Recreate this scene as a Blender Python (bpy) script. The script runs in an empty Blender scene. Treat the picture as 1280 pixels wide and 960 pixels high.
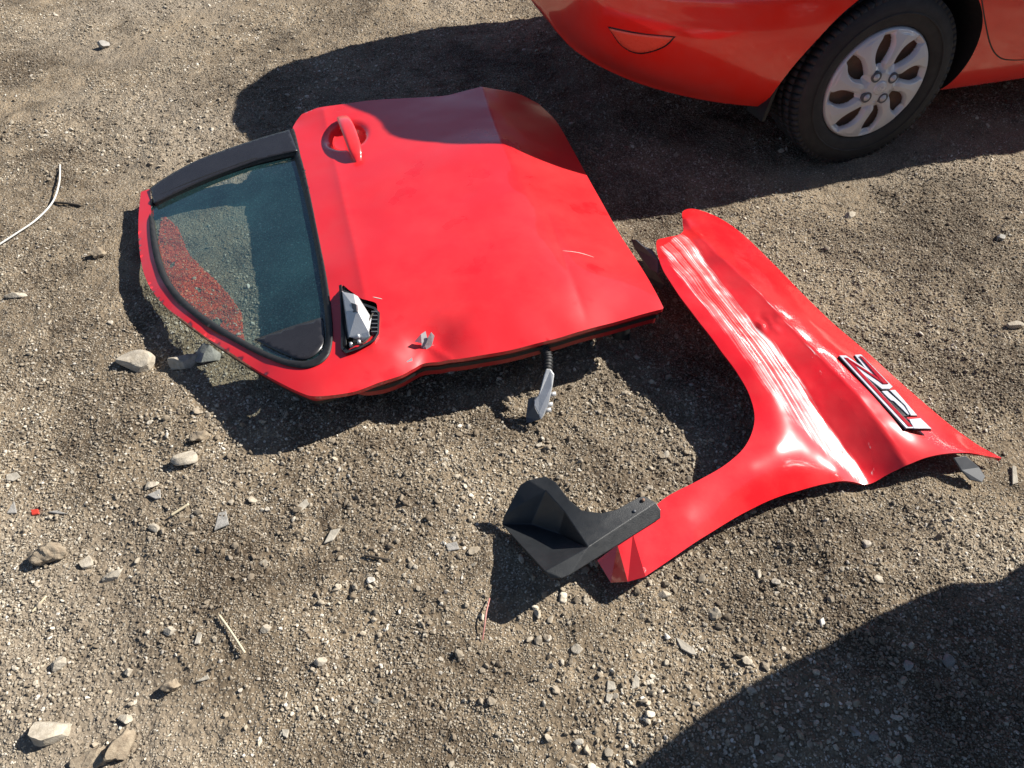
import bpy, bmesh, math, random
import numpy as np
from mathutils import Vector, Matrix
from mathutils.geometry import delaunay_2d_cdt
from mathutils.bvhtree import BVHTree

R = math.radians
random.seed(7)
rng = np.random.default_rng(11)

# ------------------------------------------------------------------ camera
CAM_H, CAM_T, CAM_F = 1.495, R(46.72), 962.0      # height, pitch below horizon, focal length in photo pixels
scn = bpy.context.scene
C = scn.collection
cam_d = bpy.data.cameras.new('camera')
cam = bpy.data.objects.new('camera', cam_d); C.objects.link(cam)
cam.location = (0, 0, CAM_H); cam.rotation_euler = (R(90) - CAM_T, 0, 0)
cam_d.sensor_width = 36.0; cam_d.lens = CAM_F / 1280 * 36; cam_d.clip_start = 0.05; cam_d.clip_end = 2000
scn.camera = cam

# ------------------------------------------------------------------ light
SUN_AZ, SUN_EL = R(68), R(38)
world = bpy.data.worlds.new('World'); scn.world = world; world.use_nodes = True
wn = world.node_tree.nodes; wl = world.node_tree.links
sky = wn.new('ShaderNodeTexSky'); sky.sky_type = 'NISHITA'; sky.sun_disc = False
sky.sun_elevation = SUN_EL; sky.sun_rotation = SUN_AZ; sky.air_density = 0.65; sky.dust_density = 0.3; sky.ozone_density = 0.6
wn['Background'].inputs['Strength'].default_value = 0.06
wl.new(sky.outputs[0], wn['Background'].inputs['Color'])
sd = bpy.data.lights.new('sun', 'SUN'); sd.energy = 5.0; sd.angle = R(0.5); sd.color = (1, .95, .87)
sun = bpy.data.objects.new('sun', sd); C.objects.link(sun)
to_sun = Vector((math.cos(SUN_EL) * math.sin(SUN_AZ), math.cos(SUN_EL) * math.cos(SUN_AZ), math.sin(SUN_EL)))
sun.rotation_euler = to_sun.to_track_quat('Z', 'Y').to_euler(); sun.location = to_sun * 20
scn.view_settings.view_transform = 'Standard'; scn.view_settings.look = 'None'
scn.view_settings.exposure = 0.9; scn.view_settings.gamma = 1.0; scn.view_settings.use_curve_mapping = False

# ------------------------------------------------------------------ helpers
_s, _c = math.sin(CAM_T), math.cos(CAM_T)
def at(px, py, z=0.0):
    """World point of height z seen at photo pixel (px, py)."""
    a = (px - 640) / CAM_F; b = (py - 480) / CAM_F
    k = (CAM_H - z) / (_s + b * _c)
    return Vector((a * k, k * (_c - b * _s), z))

def link(o, parent=None):
    C.objects.link(o)
    if parent is not None: o.parent = parent
    return o

def mesh(name, verts, faces, mats, parent=None, smooth=True, idx=None):
    me = bpy.data.meshes.new(name)
    me.from_pydata([tuple(v) for v in verts], [], [tuple(f) for f in faces])
    if not isinstance(mats, (list, tuple)): mats = [mats]
    for m in mats: me.materials.append(m)
    if idx is not None: me.polygons.foreach_set('material_index', idx)
    me.polygons.foreach_set('use_smooth', [smooth] * len(me.polygons))
    me.update()
    o = bpy.data.objects.new(name, me)
    return link(o, parent)

def empty(name, loc=(0, 0, 0), rz=0.0):
    o = bpy.data.objects.new(name, None); o.location = loc; o.rotation_euler = (0, 0, rz); o.empty_display_size = .1
    return link(o)

def tag(o, label=None, cat=None, group=None, kind=None):
    if label: o['label'] = label
    if cat: o['category'] = cat
    if group: o['group'] = group
    if kind: o['kind'] = kind
    return o

def bm_obj(name, bm, mat, parent=None, smooth=True):
    me = bpy.data.meshes.new(name); bm.normal_update(); bm.to_mesh(me); bm.free()
    for m in (mat if isinstance(mat, (list, tuple)) else [mat]): me.materials.append(m)
    me.polygons.foreach_set('use_smooth', [smooth] * len(me.polygons))
    return link(bpy.data.objects.new(name, me), parent)

def solidify(o, t, offset=-1.0):
    m = o.modifiers.new('thickness', 'SOLIDIFY'); m.thickness = t; m.offset = offset; return o
def bevel(o, w, seg=2):
    m = o.modifiers.new('bevel', 'BEVEL'); m.width = w; m.segments = seg; m.limit_method = 'ANGLE'; m.angle_limit = R(35); return o
def autosmooth(o, ang=35):
    """mark edges sharper than ang as sharp"""
    bm = bmesh.new(); bm.from_mesh(o.data)
    for e in bm.edges:
        e.smooth = not (len(e.link_faces) == 2 and e.calc_face_angle(0) > R(ang))
    bm.to_mesh(o.data); bm.free(); return o

def catmull(pts, n=8, closed=False):
    """Catmull-Rom through 3-vectors; a 4th truthy entry marks a sharp corner."""
    P = [np.array(p[:3], float) for p in pts]; K = [len(p) > 3 and bool(p[3]) for p in pts]
    m = len(P); out = []
    for i in range(m if closed else m - 1):
        p1, p2 = P[i], P[(i + 1) % m]
        p0 = P[i - 1] if (i > 0 or closed) else p1
        p3 = P[(i + 2) % m] if (i + 2 < m or closed) else p2
        if K[i]: p0 = p1 * 2 - p2
        if K[(i + 1) % m]: p3 = p2 * 2 - p1
        for k in range(n):
            t = k / n
            out.append(.5 * ((2 * p1) + (-p0 + p2) * t + (2 * p0 - 5 * p1 + 4 * p2 - p3) * t * t + (-p0 + 3 * p1 - 3 * p2 + p3) * t ** 3))
    if not closed: out.append(P[-1])
    return np.array(out)

def resample(P, step, closed=True):
    P = np.asarray(P); Q = np.vstack([P, P[:1]]) if closed else P
    d = np.r_[0, np.cumsum(np.linalg.norm(np.diff(Q, axis=0), axis=1))]
    n = max(4, int(round(d[-1] / step)))
    t = np.linspace(0, d[-1], n + 1)
    if closed: t = t[:-1]
    return np.stack([np.interp(t, d, Q[:, k]) for k in range(Q.shape[1])], 1)

def in_poly(P, poly):
    x, y = P[:, 0], P[:, 1]; c = np.zeros(len(P), bool); n = len(poly)
    for i in range(n):
        x1, y1 = poly[i][:2]; x2, y2 = poly[(i + 1) % n][:2]
        if y1 == y2: continue
        m = ((y1 > y) != (y2 > y)) & (x < (x2 - x1) * (y - y1) / (y2 - y1) + x1)
        c ^= m
    return c

def dist_poly(P, line, closed=False):
    """distance of points to polyline and the length along it"""
    L = [np.asarray(p)[:2] for p in line]
    if closed: L = L + [L[0]]
    best = np.full(len(P), 1e9); along = np.zeros(len(P)); side = np.zeros(len(P)); acc = 0
    for a, b in zip(L[:-1], L[1:]):
        d = b - a; l = np.linalg.norm(d)
        if l < 1e-9: continue
        t = np.clip(((P[:, :2] - a) @ d) / l / l, 0, 1)
        q = P[:, :2] - (a + t[:, None] * d); r = np.linalg.norm(q, axis=1)
        m = r < best
        best[m] = r[m]; along[m] = acc + t[m] * l; side[m] = np.sign(d[0] * q[m, 1] - d[1] * q[m, 0]); acc += l
    return best, along / max(acc, 1e-9), side

class TPS:
    def __init__(s, pts, lam=1e-4):
        P = np.array(pts, float); s.X = P[:, :2]; n = len(P)
        K = s.k(s.X, s.X) + lam * np.eye(n); A = np.zeros((n + 3, n + 3))
        A[:n, :n] = K; A[:n, n] = 1; A[:n, n + 1:] = s.X; A[n, :n] = 1; A[n + 1:, :n] = s.X.T
        s.w = np.linalg.solve(A, np.r_[P[:, 2], 0, 0, 0])
    @staticmethod
    def k(a, b):
        r2 = ((a[:, None] - b[None]) ** 2).sum(2); return .5 * r2 * np.log(r2 + 1e-12)
    def __call__(s, P):
        P = np.asarray(P, float)[:, :2]; n = len(s.X)
        return s.k(P, s.X) @ s.w[:n] + s.w[n] + P @ s.w[n + 1:]

def patch(outline, step, holes=(), extra=()):
    """triangulate polygon (xy); returns verts xy, tris"""
    loops = [resample(outline, step)] + [resample(h, step) for h in holes]
    pts = []; edges = []
    for L in loops:
        b = len(pts); n = len(L)
        pts += [tuple(p[:2]) for p in L]; edges += [(b + i, b + (i + 1) % n) for i in range(n)]
    lo = loops[0][:, :2].min(0); hi = loops[0][:, :2].max(0)
    gx = np.arange(lo[0], hi[0], step); gy = np.arange(lo[1], hi[1], step * .866)
    G = np.array([(x + (step * .5 if j % 2 else 0), y) for j, y in enumerate(gy) for x in gx])
    m = in_poly(G, loops[0])
    for L in loops[1:]: m &= ~in_poly(G, L)
    G = G[m]
    for L in loops: G = G[dist_poly(G, L, True)[0] > step * .55]
    pts += [tuple(p) for p in G]
    v, e, f, *_ = delaunay_2d_cdt([Vector(p) for p in pts], edges, [], 0, 1e-7)
    V = np.array([tuple(p) for p in v]); F = np.array([tuple(t) for t in f])
    cen = V[F].mean(1); ok = in_poly(cen, loops[0])
    for L in loops[1:]: ok &= ~in_poly(cen, L)
    F = F[ok]
    a, b, c = V[F[:, 0]], V[F[:, 1]], V[F[:, 2]]
    ar = (b[:, 0] - a[:, 0]) * (c[:, 1] - a[:, 1]) - (b[:, 1] - a[:, 1]) * (c[:, 0] - a[:, 0])
    F[ar < 0] = F[ar < 0][:, ::-1]
    return V, F[np.abs(ar) > 1e-10]

def pix(lst): return [tuple(at(*p[:3])) + tuple(p[3:]) for p in lst]

# value noise -------------------------------------------------------------
_tab = rng.random((512, 512))
def vnoise(x, y, ox=0, oy=0):
    xi = np.floor(x).astype(int); yi = np.floor(y).astype(int); fx = x - xi; fy = y - yi
    fx = fx * fx * (3 - 2 * fx); fy = fy * fy * (3 - 2 * fy); g = lambda i, j: _tab[(i + ox) % 512, (j + oy) % 512]
    return (g(xi, yi) * (1 - fx) + g(xi + 1, yi) * fx) * (1 - fy) + (g(xi, yi + 1) * (1 - fx) + g(xi + 1, yi + 1) * fx) * fy - .5
def fbm(x, y, f, o, ox=0):
    s = 0; a = 1.0
    for i in range(o): s = s + a * vnoise(x * f, y * f, ox + 37 * i, 91 * i); f *= 2.03; a *= .52
    return s

# ------------------------------------------------------------------ materials
class NT:
    def __init__(s, name):
        s.m = bpy.data.materials.new(name); s.m.use_nodes = True; s.t = s.m.node_tree; s.b = s.t.nodes['Principled BSDF']
    def n(s, typ, **k):
        n = s.t.nodes.new(typ)
        for a, v in k.items():
            if a.startswith('i_'):
                key = a[2:].replace('_', ' ')
                n.inputs[int(key) if key.isdigit() else key].default_value = v
            else: setattr(n, a, v)
        return n
    def l(s, a, b): s.t.links.new(a, b)
    def ramp(s, fac, stops, interp='LINEAR'):
        r = s.n('ShaderNodeValToRGB'); r.color_ramp.interpolation = interp
        while len(r.color_ramp.elements) < len(stops): r.color_ramp.elements.new(.5)
        for e, (p, c) in zip(r.color_ramp.elements, stops):
            e.position = p; e.color = (c, c, c, 1) if isinstance(c, (int, float)) else tuple(c) + (1,)
        s.l(fac, r.inputs[0]); return r.outputs[0]
    def mix(s, fac, a, b, blend='MIX'):
        m = s.n('ShaderNodeMix', data_type='RGBA', blend_type=blend)
        for sock, v in ((m.inputs[0], fac), (m.inputs[6], a), (m.inputs[7], b)):
            if hasattr(v, 'links'): s.l(v, sock)
            elif isinstance(v, tuple): sock.default_value = v + (1,) if len(v) == 3 else v
            else: sock.default_value = v
        return m.outputs[2]
    def math(s, op, a, b=0.0, clamp=False):
        m = s.n('ShaderNodeMath', operation=op, use_clamp=clamp)
        for sock, v in ((m.inputs[0], a), (m.inputs[1], b)):
            if hasattr(v, 'links'): s.l(v, sock)
            else: sock.default_value = v
        return m.outputs[0]
    def noise(s, scale, detail=4, rough=.55, vec=None):
        n = s.n('ShaderNodeTexNoise'); n.inputs['Scale'].default_value = scale; n.inputs['Detail'].default_value = detail
        n.inputs['Roughness'].default_value = rough
        if vec is not None: s.l(vec, n.inputs['Vector'])
        return n.outputs['Fac']
    def geo(s): return s.n('ShaderNodeNewGeometry').outputs['Position']
    def obj(s): return s.n('ShaderNodeTexCoord').outputs['Object']
    def bump(s, h, strength, dist, chain=None):
        b = s.n('ShaderNodeBump'); b.inputs['Strength'].default_value = strength; b.inputs['Distance'].default_value = dist
        s.l(h, b.inputs['Height'])
        if chain is not None: s.l(chain, b.inputs['Normal'])
        return b.outputs[0]

def plain(name, col, rough=.5, metal=0.0, var=.15, scale=30, bump=0.0, bscale=200, coat=0.0, spec=.5):
    M = NT(name); v = M.noise(scale, 5, .6, M.obj())
    c = M.mix(v, tuple(x * (1 - var) for x in col), tuple(min(1, x * (1 + var)) for x in col))
    M.l(c, M.b.inputs['Base Color']); M.b.inputs['Metallic'].default_value = metal
    M.l(M.ramp(M.noise(scale * 2.3, 4, .6, M.obj()), [(.3, max(.02, rough - .08)), (.7, min(1, rough + .08))]), M.b.inputs['Roughness'])
    M.b.inputs['Coat Weight'].default_value = coat; M.b.inputs['Specular IOR Level'].default_value = spec
    if bump: M.l(M.bump(M.noise(bscale, 4, .6, M.obj()), bump, .002), M.b.inputs['Normal'])
    return M.m

def red_paint(name, scuff=False, dust=.085, haze=.17, tone=((.66, .010, .016), (.72, .013, .021))):
    M = NT(name); g = M.obj()
    base = M.mix(M.noise(6, 3, .5, g), *tone)
    # dust film with a shape of its own
    dn = M.ramp(M.noise(5, 6, .65, g), [(.42, 0.0), (.75, 1.0)])
    sp = M.ramp(M.noise(420, 2, .5, g), [(.68, 0.0), (.74, 1.0)])
    d = M.math('ADD', M.math('MULTIPLY', dn, dust), M.math('MULTIPLY', sp, dust * .9), True)
    col = M.mix(d, base, (.42, .34, .28))
    film = M.ramp(M.noise(7, 3, .5, g), [(.29, 0.0), (.38, 1.0)])          # dusty film, wiped clean in places
    rough = M.math('ADD', M.math('MULTIPLY', film, haze), M.math('ADD', .16, M.math('MULTIPLY', d, .3)), True)
    col = M.mix(M.math('MULTIPLY', film, .012 if haze > .1 else .0), col, (.8, .55, .5))
    if scuff:
        uv = M.n('ShaderNodeUVMap', uv_map='scuff').outputs[0]
        at_ = M.n('ShaderNodeAttribute', attribute_name='scuff_amount').outputs['Fac']
        def streak(sx, sy):
            mp = M.n('ShaderNodeMapping'); mp.inputs['Scale'].default_value = (sx, sy, 1); M.l(uv, mp.inputs[0]); return M.noise(1, 2, .55, mp.outputs[0])
        st, st2, st3 = streak(1.1, 150), streak(1.6, 420), streak(5, 60)
        blot = M.noise(11, 5, .62, g)
        a = M.math('ADD', M.math('ADD', M.math('MULTIPLY', st, .48), M.math('MULTIPLY', st2, .30)), M.math('ADD', M.math('MULTIPLY', st3, .12), M.math('MULTIPLY', blot, .34)))
        a = M.math('ADD', a, M.math('MULTIPLY', M.math('SUBTRACT', at_, 1.0), .5))
        film2 = M.ramp(a, [(.52, 0.0), (.70, .55)])
        k = M.ramp(a, [(.645, 0.0), (.685, 1.0)])
        col = M.mix(film2, col, (.70, .40, .40))
        col = M.mix(k, col, M.mix(st2, (.62, .56, .56), (.86, .83, .82)))
        # fine deep lines
        rough = M.math('ADD', rough, M.math('MULTIPLY', film2, .45), True)
        M.l(M.bump(M.math('MULTIPLY', st2, at_), .25, .002), M.b.inputs['Normal'])
    M.l(col, M.b.inputs['Base Color']); M.l(rough, M.b.inputs['Roughness'])
    M.b.inputs['Coat Weight'].default_value = .8; M.b.inputs['Coat Roughness'].default_value = .06
    M.b.inputs['Specular IOR Level'].default_value = .5
    return M.m

def ground_material():
    M = NT('gravelly_dirt'); g = M.geo()
    big = M.noise(1.7, 5, .6, g); mid = M.noise(9, 6, .65, g); fine = M.noise(140, 5, .7, g)
    v = M.n('ShaderNodeTexVoronoi'); v.inputs['Scale'].default_value = 190; M.l(g, v.inputs['Vector'])
    v2 = M.n('ShaderNodeTexVoronoi'); v2.inputs['Scale'].default_value = 90; M.l(g, v2.inputs['Vector'])
    damp = M.ramp(M.math('ADD', M.math('MULTIPLY', big, .62), M.math('MULTIPLY', mid, .38)), [(.40, 0.0), (.56, 1.0)])
    soil = M.mix(damp, (.085, .061, .039), (.375, .292, .196))
    soil = M.mix(M.ramp(M.noise(.9, 3, .5, g), [(.52, 0.0), (.64, .8)]), soil, (.42, .35, .265))   # dry dusty patches
    soil = M.mix(M.ramp(fine, [(.3, 0.0), (.72, 1.0)]), M.mix(.5, soil, (.06, .05, .038), 'MULTIPLY'), soil)
    soil = M.mix(.2, soil, (.10, .08, .058))
    grain = M.mix(v.outputs['Color'], (.22, .18, .13), (.58, .52, .42))
    pick = M.ramp(v.outputs['Color'], [(.35, 0.0), (.55, 1.0)])
    near = M.ramp(v.outputs['Distance'], [(.25, 1.0), (.55, 0.0)])
    col = M.mix(M.math('MULTIPLY', M.math('MULTIPLY', pick, near), .75), soil, grain)
    M.l(col, M.b.inputs['Base Color']); M.b.inputs['Roughness'].default_value = .92; M.b.inputs['Specular IOR Level'].default_value = .2
    b1 = M.bump(M.math('MULTIPLY', near, pick), .8, .004)
    b2 = M.bump(fine, .7, .004, b1)
    b3 = M.bump(M.ramp(v2.outputs['Distance'], [(.1, 1.0), (.6, 0.0)]), .5, .006, b2)
    M.l(b3, M.b.inputs['Normal'])
    return M.m

def pebble_material(name, stops, rnd=True):
    M = NT(name); oi = M.n('ShaderNodeObjectInfo'); g = M.geo()
    c = M.ramp(oi.outputs['Random'], stops)
    n = M.noise(90, 5, .65, g)
    c = M.mix(M.ramp(n, [(.35, 0.0), (.65, 1.0)]), M.mix(.45, c, (.35, .29, .21), 'MULTIPLY'), c)
    # patches of damp brown soil dust shared with the ground
    big = M.noise(1.7, 5, .6, g); mid = M.noise(9, 6, .65, g)
    damp = M.ramp(M.math('ADD', M.math('MULTIPLY', big, .62), M.math('MULTIPLY', mid, .38)), [(.40, .72), (.56, 0.0)])
    c = M.mix(damp, c, (.115, .084, .055))
    M.l(c, M.b.inputs['Base Color']); M.b.inputs['Roughness'].default_value = .88; M.b.inputs['Specular IOR Level'].default_value = .25
    M.l(M.bump(M.noise(500, 4, .6, g), .5, .0012), M.b.inputs['Normal'])
    return M.m

def stone_material(name, a, b, scale=60):
    M = NT(name); g = M.obj()
    n = M.noise(scale, 6, .65, g); n2 = M.noise(scale * 5, 3, .6, g)
    c = M.mix(M.ramp(n, [(.35, 0.0), (.65, 1.0)]), a, b)
    c = M.mix(M.ramp(n2, [(.62, 0.0), (.72, .6)]), c, tuple(x * .35 for x in a))
    M.l(c, M.b.inputs['Base Color']); M.b.inputs['Roughness'].default_value = .9; M.b.inputs['Specular IOR Level'].default_value = .25
    M.l(M.bump(n2, .5, .002, M.bump(n, .6, .004)), M.b.inputs['Normal'])
    return M.m

def glass_material():
    M = NT('tinted_dusty_glass'); g = M.obj()
    t = M.t
    tr = M.n('ShaderNodeBsdfTransparent'); tr.inputs[0].default_value = (.64, .72, .71, 1)
    gl = M.n('ShaderNodeBsdfGlossy'); gl.inputs['Roughness'].default_value = .015; gl.inputs[0].default_value = (.9, 1, 1, 1)
    lw = M.n('ShaderNodeLayerWeight'); lw.inputs['Blend'].default_value = .5
    refl = M.math('ADD', .11, M.math('MULTIPLY', M.math('POWER', lw.outputs['Facing'], 4.0), .9), True)
    m1 = M.n('ShaderNodeMixShader'); M.l(refl, m1.inputs[0]); M.l(tr.outputs[0], m1.inputs[1]); M.l(gl.outputs[0], m1.inputs[2])
    df = M.n('ShaderNodeBsdfDiffuse'); df.inputs[0].default_value = (.13, .38, .42, 1)
    dust = M.ramp(M.noise(5, 5, .6, g), [(.35, .03), (.75, .09)])
    specks = M.ramp(M.noise(380, 2, .5, g), [(.63, 0.0), (.70, .3)])
    m2 = M.n('ShaderNodeMixShader'); M.l(M.math('ADD', dust, specks, True), m2.inputs[0]); M.l(m1.outputs[0], m2.inputs[1]); M.l(df.outputs[0], m2.inputs[2])
    t.nodes.remove(M.b); M.l(m2.outputs[0], t.nodes['Material Output'].inputs['Surface'])
    return M.m

MAT = {}
MAT['ground'] = ground_material()
MAT['pebble'] = pebble_material('gravel_stone', [(0, (.13, .11, .085)), (.2, (.28, .235, .175)), (.5, (.43, .37, .285)), (.78, (.55, .49, .39)), (.93, (.68, .63, .53)), (1, (.84, .80, .72))])
MAT['red_standin'] = pebble_material('red_standin_pebble', [(0, (.55, .07, .03)), (.5, (.85, .13, .06)), (.85, (.9, .2, .09)), (1, (.8, .55, .34))])  # colour of the pebbles added for the red area in the window
MAT['paint'] = red_paint('red_car_paint')
MAT['paint_scuff'] = red_paint('scraped_red_paint', True, .085, .05)
MAT['paint_door'] = red_paint('dusty_red_door_paint', False, .055, .17)
MAT['car_paint'] = red_paint('parked_car_red_paint', False, .10, .05, ((.86, .028, .014), (.90, .034, .017)))
MAT['grey_paint'] = plain('dark_grey_car_paint', (.08, .085, .09), .2, 0, .05, coat=.8)
MAT['inner_red'] = plain('dull_red_inner_metal', (.33, .012, .014), .4)
MAT['rubber'] = plain('black_rubber', (.009, .009, .010), .6, bump=.15)
MAT['tyre'] = plain('dusty_tyre_rubber', (.020, .020, .021), .72, var=.6, scale=14, bump=.3)
MAT['gloss_black'] = plain('dusty_black_trim', (.022, .021, .024), .28, var=.3, scale=14)
MAT['black_plastic'] = plain('grained_black_plastic', (.019, .021, .023), .46, var=.5, scale=25, bump=.28, bscale=420)
MAT['grey_plastic'] = plain('dark_grey_plastic', (.085, .09, .10), .5)
MAT['metal'] = plain('bare_cast_metal', (.52, .53, .54), .45, .35, .2, 20, .2)
MAT['silver'] = plain('silver_wheel_cover', (.60, .61, .63), .42, .25, .10, 12)
MAT['chrome'] = plain('chrome', (.88, .89, .92), .18, .45, .03)
MAT['rust'] = plain('rusty_steel', (.20, .12, .08), .8, .1, .5, 20)
MAT['badge_red'] = plain('red_badge_enamel', (.42, .007, .014), .15, 0, .1, coat=1)
MAT['lens'] = plain('red_reflector_lens', (1.0, .14, .075), .3, 0, .05, coat=.6, spec=.3)
MAT['car_glass'] = plain('dark_window_glass', (.01, .012, .013), .03, 0, .05)
MAT['glass'] = glass_material()
MAT['white'] = plain('dirty_white_plastic', (.62, .60, .55), .5)
MAT['stone_pale'] = stone_material('pale_limestone', (.33, .285, .22), (.48, .43, .35))
MAT['stone_grey'] = stone_material('grey_stone', (.22, .21, .19), (.38, .36, .33))
MAT['clod'] = stone_material('dry_dirt_clod', (.20, .155, .11), (.35, .29, .21), 90)
MAT['shard'] = stone_material('flat_stone_shard', (.30, .27, .22), (.46, .42, .35), 30)
MAT['straw'] = plain('bleached_straw', (.62, .53, .36), .7)
MAT['twig'] = plain('dark_twig', (.05, .04, .03), .8)
MAT['weed'] = plain('weed_leaf', (.07, .095, .03), .6, 0, .4)
MAT['orange'] = plain('faded_red_plastic', (.55, .05, .03), .45)
MAT['pinkwire'] = plain('pink_wire_insulation', (.45, .20, .17), .5)

# ------------------------------------------------------------------ ground
def gh(x, y):
    h = .022 * fbm(x, y, 1.3, 3, 5) + .015 * fbm(x, y, 7, 3, 60) + .0052 * fbm(x, y, 38, 3, 140)
    cl = np.clip(fbm(x, y, 3.1, 3, 200) * 1.8 + .25, 0, 1)             # cloddy areas
    return h + .009 * cl * np.abs(fbm(x, y, 48, 3, 300)) - .004
def graded(lo, hi, step_lo, step_hi, far, n_far=26):
    c = [lo]
    while c[-1] < hi: c.append(c[-1] + step_lo + (step_hi - step_lo) * (c[-1] - lo) / (hi - lo))
    up = c[-1] + (np.geomspace(.01, far, n_far)); dn = lo - np.geomspace(.01, far, n_far)
    return np.r_[dn[::-1], c, up]
gx = graded(-2.85, 2.85, .0062, .0062, 400); gy = graded(.28, 4.3, .0045, .0105, 400)
X, Y = np.meshgrid(gx, gy)
Z = gh(X, Y); fade = np.clip(1.6 - np.maximum(np.abs(X) / 6, np.abs(Y) / 9), 0, 1); Z = Z * fade
nx, ny = len(gx), len(gy)
me = bpy.data.meshes.new('ground')
me.vertices.add(nx * ny); me.vertices.foreach_set('co', np.stack([X, Y, Z], -1).astype(np.float32).ravel())
ii = (np.arange(ny - 1)[:, None] * nx + np.arange(nx - 1)[None]).ravel()
q = np.stack([ii, ii + 1, ii + nx + 1, ii + nx], 1).astype(np.int32)
me.loops.add(q.size); me.loops.foreach_set('vertex_index', q.ravel())
me.polygons.add(len(q)); me.polygons.foreach_set('loop_start', np.arange(0, q.size, 4, dtype=np.int32))
me.polygons.foreach_set('use_smooth', np.ones(len(q), bool))
me.update(calc_edges=True); me.materials.append(MAT['ground'])
tag(link(bpy.data.objects.new('ground', me)), kind='structure')

# ------------------------------------------------------------------ gravel (geometry-node instances of pebbles)
def pebble_mesh(name, seed, mat, flat=1.0, sub=2, cuts=10, rough=.14):
    r = np.random.default_rng(seed); bm = bmesh.new()
    bmesh.ops.create_icosphere(bm, subdivisions=sub, radius=.5)
    ds = r.normal(size=(cuts, 3)); ds /= np.linalg.norm(ds, axis=1)[:, None]; off = r.uniform(.24, .42, cuts)
    sc = np.array([r.uniform(.85, 1.2), r.uniform(.7, 1.0), r.uniform(.55, .85) * flat])
    k = r.uniform(-6, 6, (3, 3))
    for v in bm.verts:
        p = np.array(v.co)
        for d, o in zip(ds, off):
            t = p @ d
            if t > o: p = p - d * (t - o) * .92
        p = p * (1 + rough * np.sin(k @ p * 1.7).sum() * .5)
        v.co = p * sc
    me = bpy.data.meshes.new(name); bm.normal_update(); bm.to_mesh(me); bm.free(); me.materials.append(mat)
    me.polygons.foreach_set('use_smooth', [False] * len(me.polygons))
    return me

def scatter(name, P, scl, rot, idx, sources, label, kind='stuff', cat=None):
    me = bpy.data.meshes.new(name); n = len(P)
    me.vertices.add(n); me.vertices.foreach_set('co', P.astype(np.float32).ravel())
    for an, ty, key, val in (('scl', 'FLOAT_VECTOR', 'vector', scl), ('rot', 'FLOAT_VECTOR', 'vector', rot), ('pick', 'INT', 'value', idx)):
        a = me.attributes.new(an, ty, 'POINT'); a.data.foreach_set(key, np.ascontiguousarray(val, dtype=np.int32 if ty == 'INT' else np.float32).ravel())
    o = link(bpy.data.objects.new(name, me))
    col = bpy.data.collections.new(name + '_stones')
    for i, s in enumerate(sources): col.objects.link(bpy.data.objects.new('%s_stone_%02d' % (name, i), s))
    t = bpy.data.node_groups.new(name + '_scatter', 'GeometryNodeTree')
    t.interface.new_socket('Geometry', in_out='INPUT', socket_type='NodeSocketGeometry')
    t.interface.new_socket('Geometry', in_out='OUTPUT', socket_type='NodeSocketGeometry')
    N = t.nodes.new; gi = N('NodeGroupInput'); go = N('NodeGroupOutput'); ip = N('GeometryNodeInstanceOnPoints'); ci = N('GeometryNodeCollectionInfo')
    ci.inputs['Collection'].default_value = col; ci.inputs['Separate Children'].default_value = True; ci.inputs['Reset Children'].default_value = True
    ip.inputs['Pick Instance'].default_value = True
    def attr(nm, ty):
        a = N('GeometryNodeInputNamedAttribute'); a.data_type = ty; a.inputs['Name'].default_value = nm; return a.outputs['Attribute']
    L = t.links.new
    L(gi.outputs[0], ip.inputs['Points']); L(ci.outputs[0], ip.inputs['Instance']); L(attr('pick', 'INT'), ip.inputs['Instance Index'])
    L(attr('rot', 'FLOAT_VECTOR'), ip.inputs['Rotation']); L(attr('scl', 'FLOAT_VECTOR'), ip.inputs['Scale']); L(ip.outputs[0], go.inputs[0])
    m = o.modifiers.new('scatter', 'NODES'); m.node_group = t
    return tag(o, label, cat, kind=kind)

peb = [pebble_mesh('pebble_%02d' % i, 40 + i, MAT['pebble'], .75 if i % 3 == 0 else 1) for i in range(12)]
def pop(n, smin, smax, power, patch_f, patch_t, ymax=4.5, near=0.0):
    y = .2 + (ymax - .2) * rng.random(n) ** (1 + near); w = .95 + .52 * y
    x = rng.uniform(-1, 1, n) * w
    den = fbm(x, y, patch_f, 3, 400 + int(smin * 1e4)) + .5
    k = rng.random(n) < np.clip((den - patch_t) * 4.5, .07, 1)
    x, y = x[k], y[k]; s = smin + (smax - smin) * rng.random(len(x)) ** power
    return np.stack([x, y, s], 1)
G = np.vstack([pop(10500, .010, .022, 2.6, 1.9, .42), pop(150000, .0048, .0105, 1.6, 2.6, .32), pop(260000, .0025, .0052, 1.2, 3.5, .16, 3.8, .5)])
Pg = np.stack([G[:, 0], G[:, 1], gh(G[:, 0], G[:, 1]) + G[:, 2] * .17], 1)
n = len(G)
scatter('gravel', Pg, G[:, 2:3] * rng.uniform(.75, 1.3, (n, 3)) * np.array([1, 1, .85]),
        np.stack([rng.normal(0, .35, n), rng.normal(0, .35, n), rng.uniform(0, 6.28, n)], 1), rng.integers(0, len(peb), n), peb,
        'loose tan and grey gravel scattered over the dirt yard')

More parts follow.
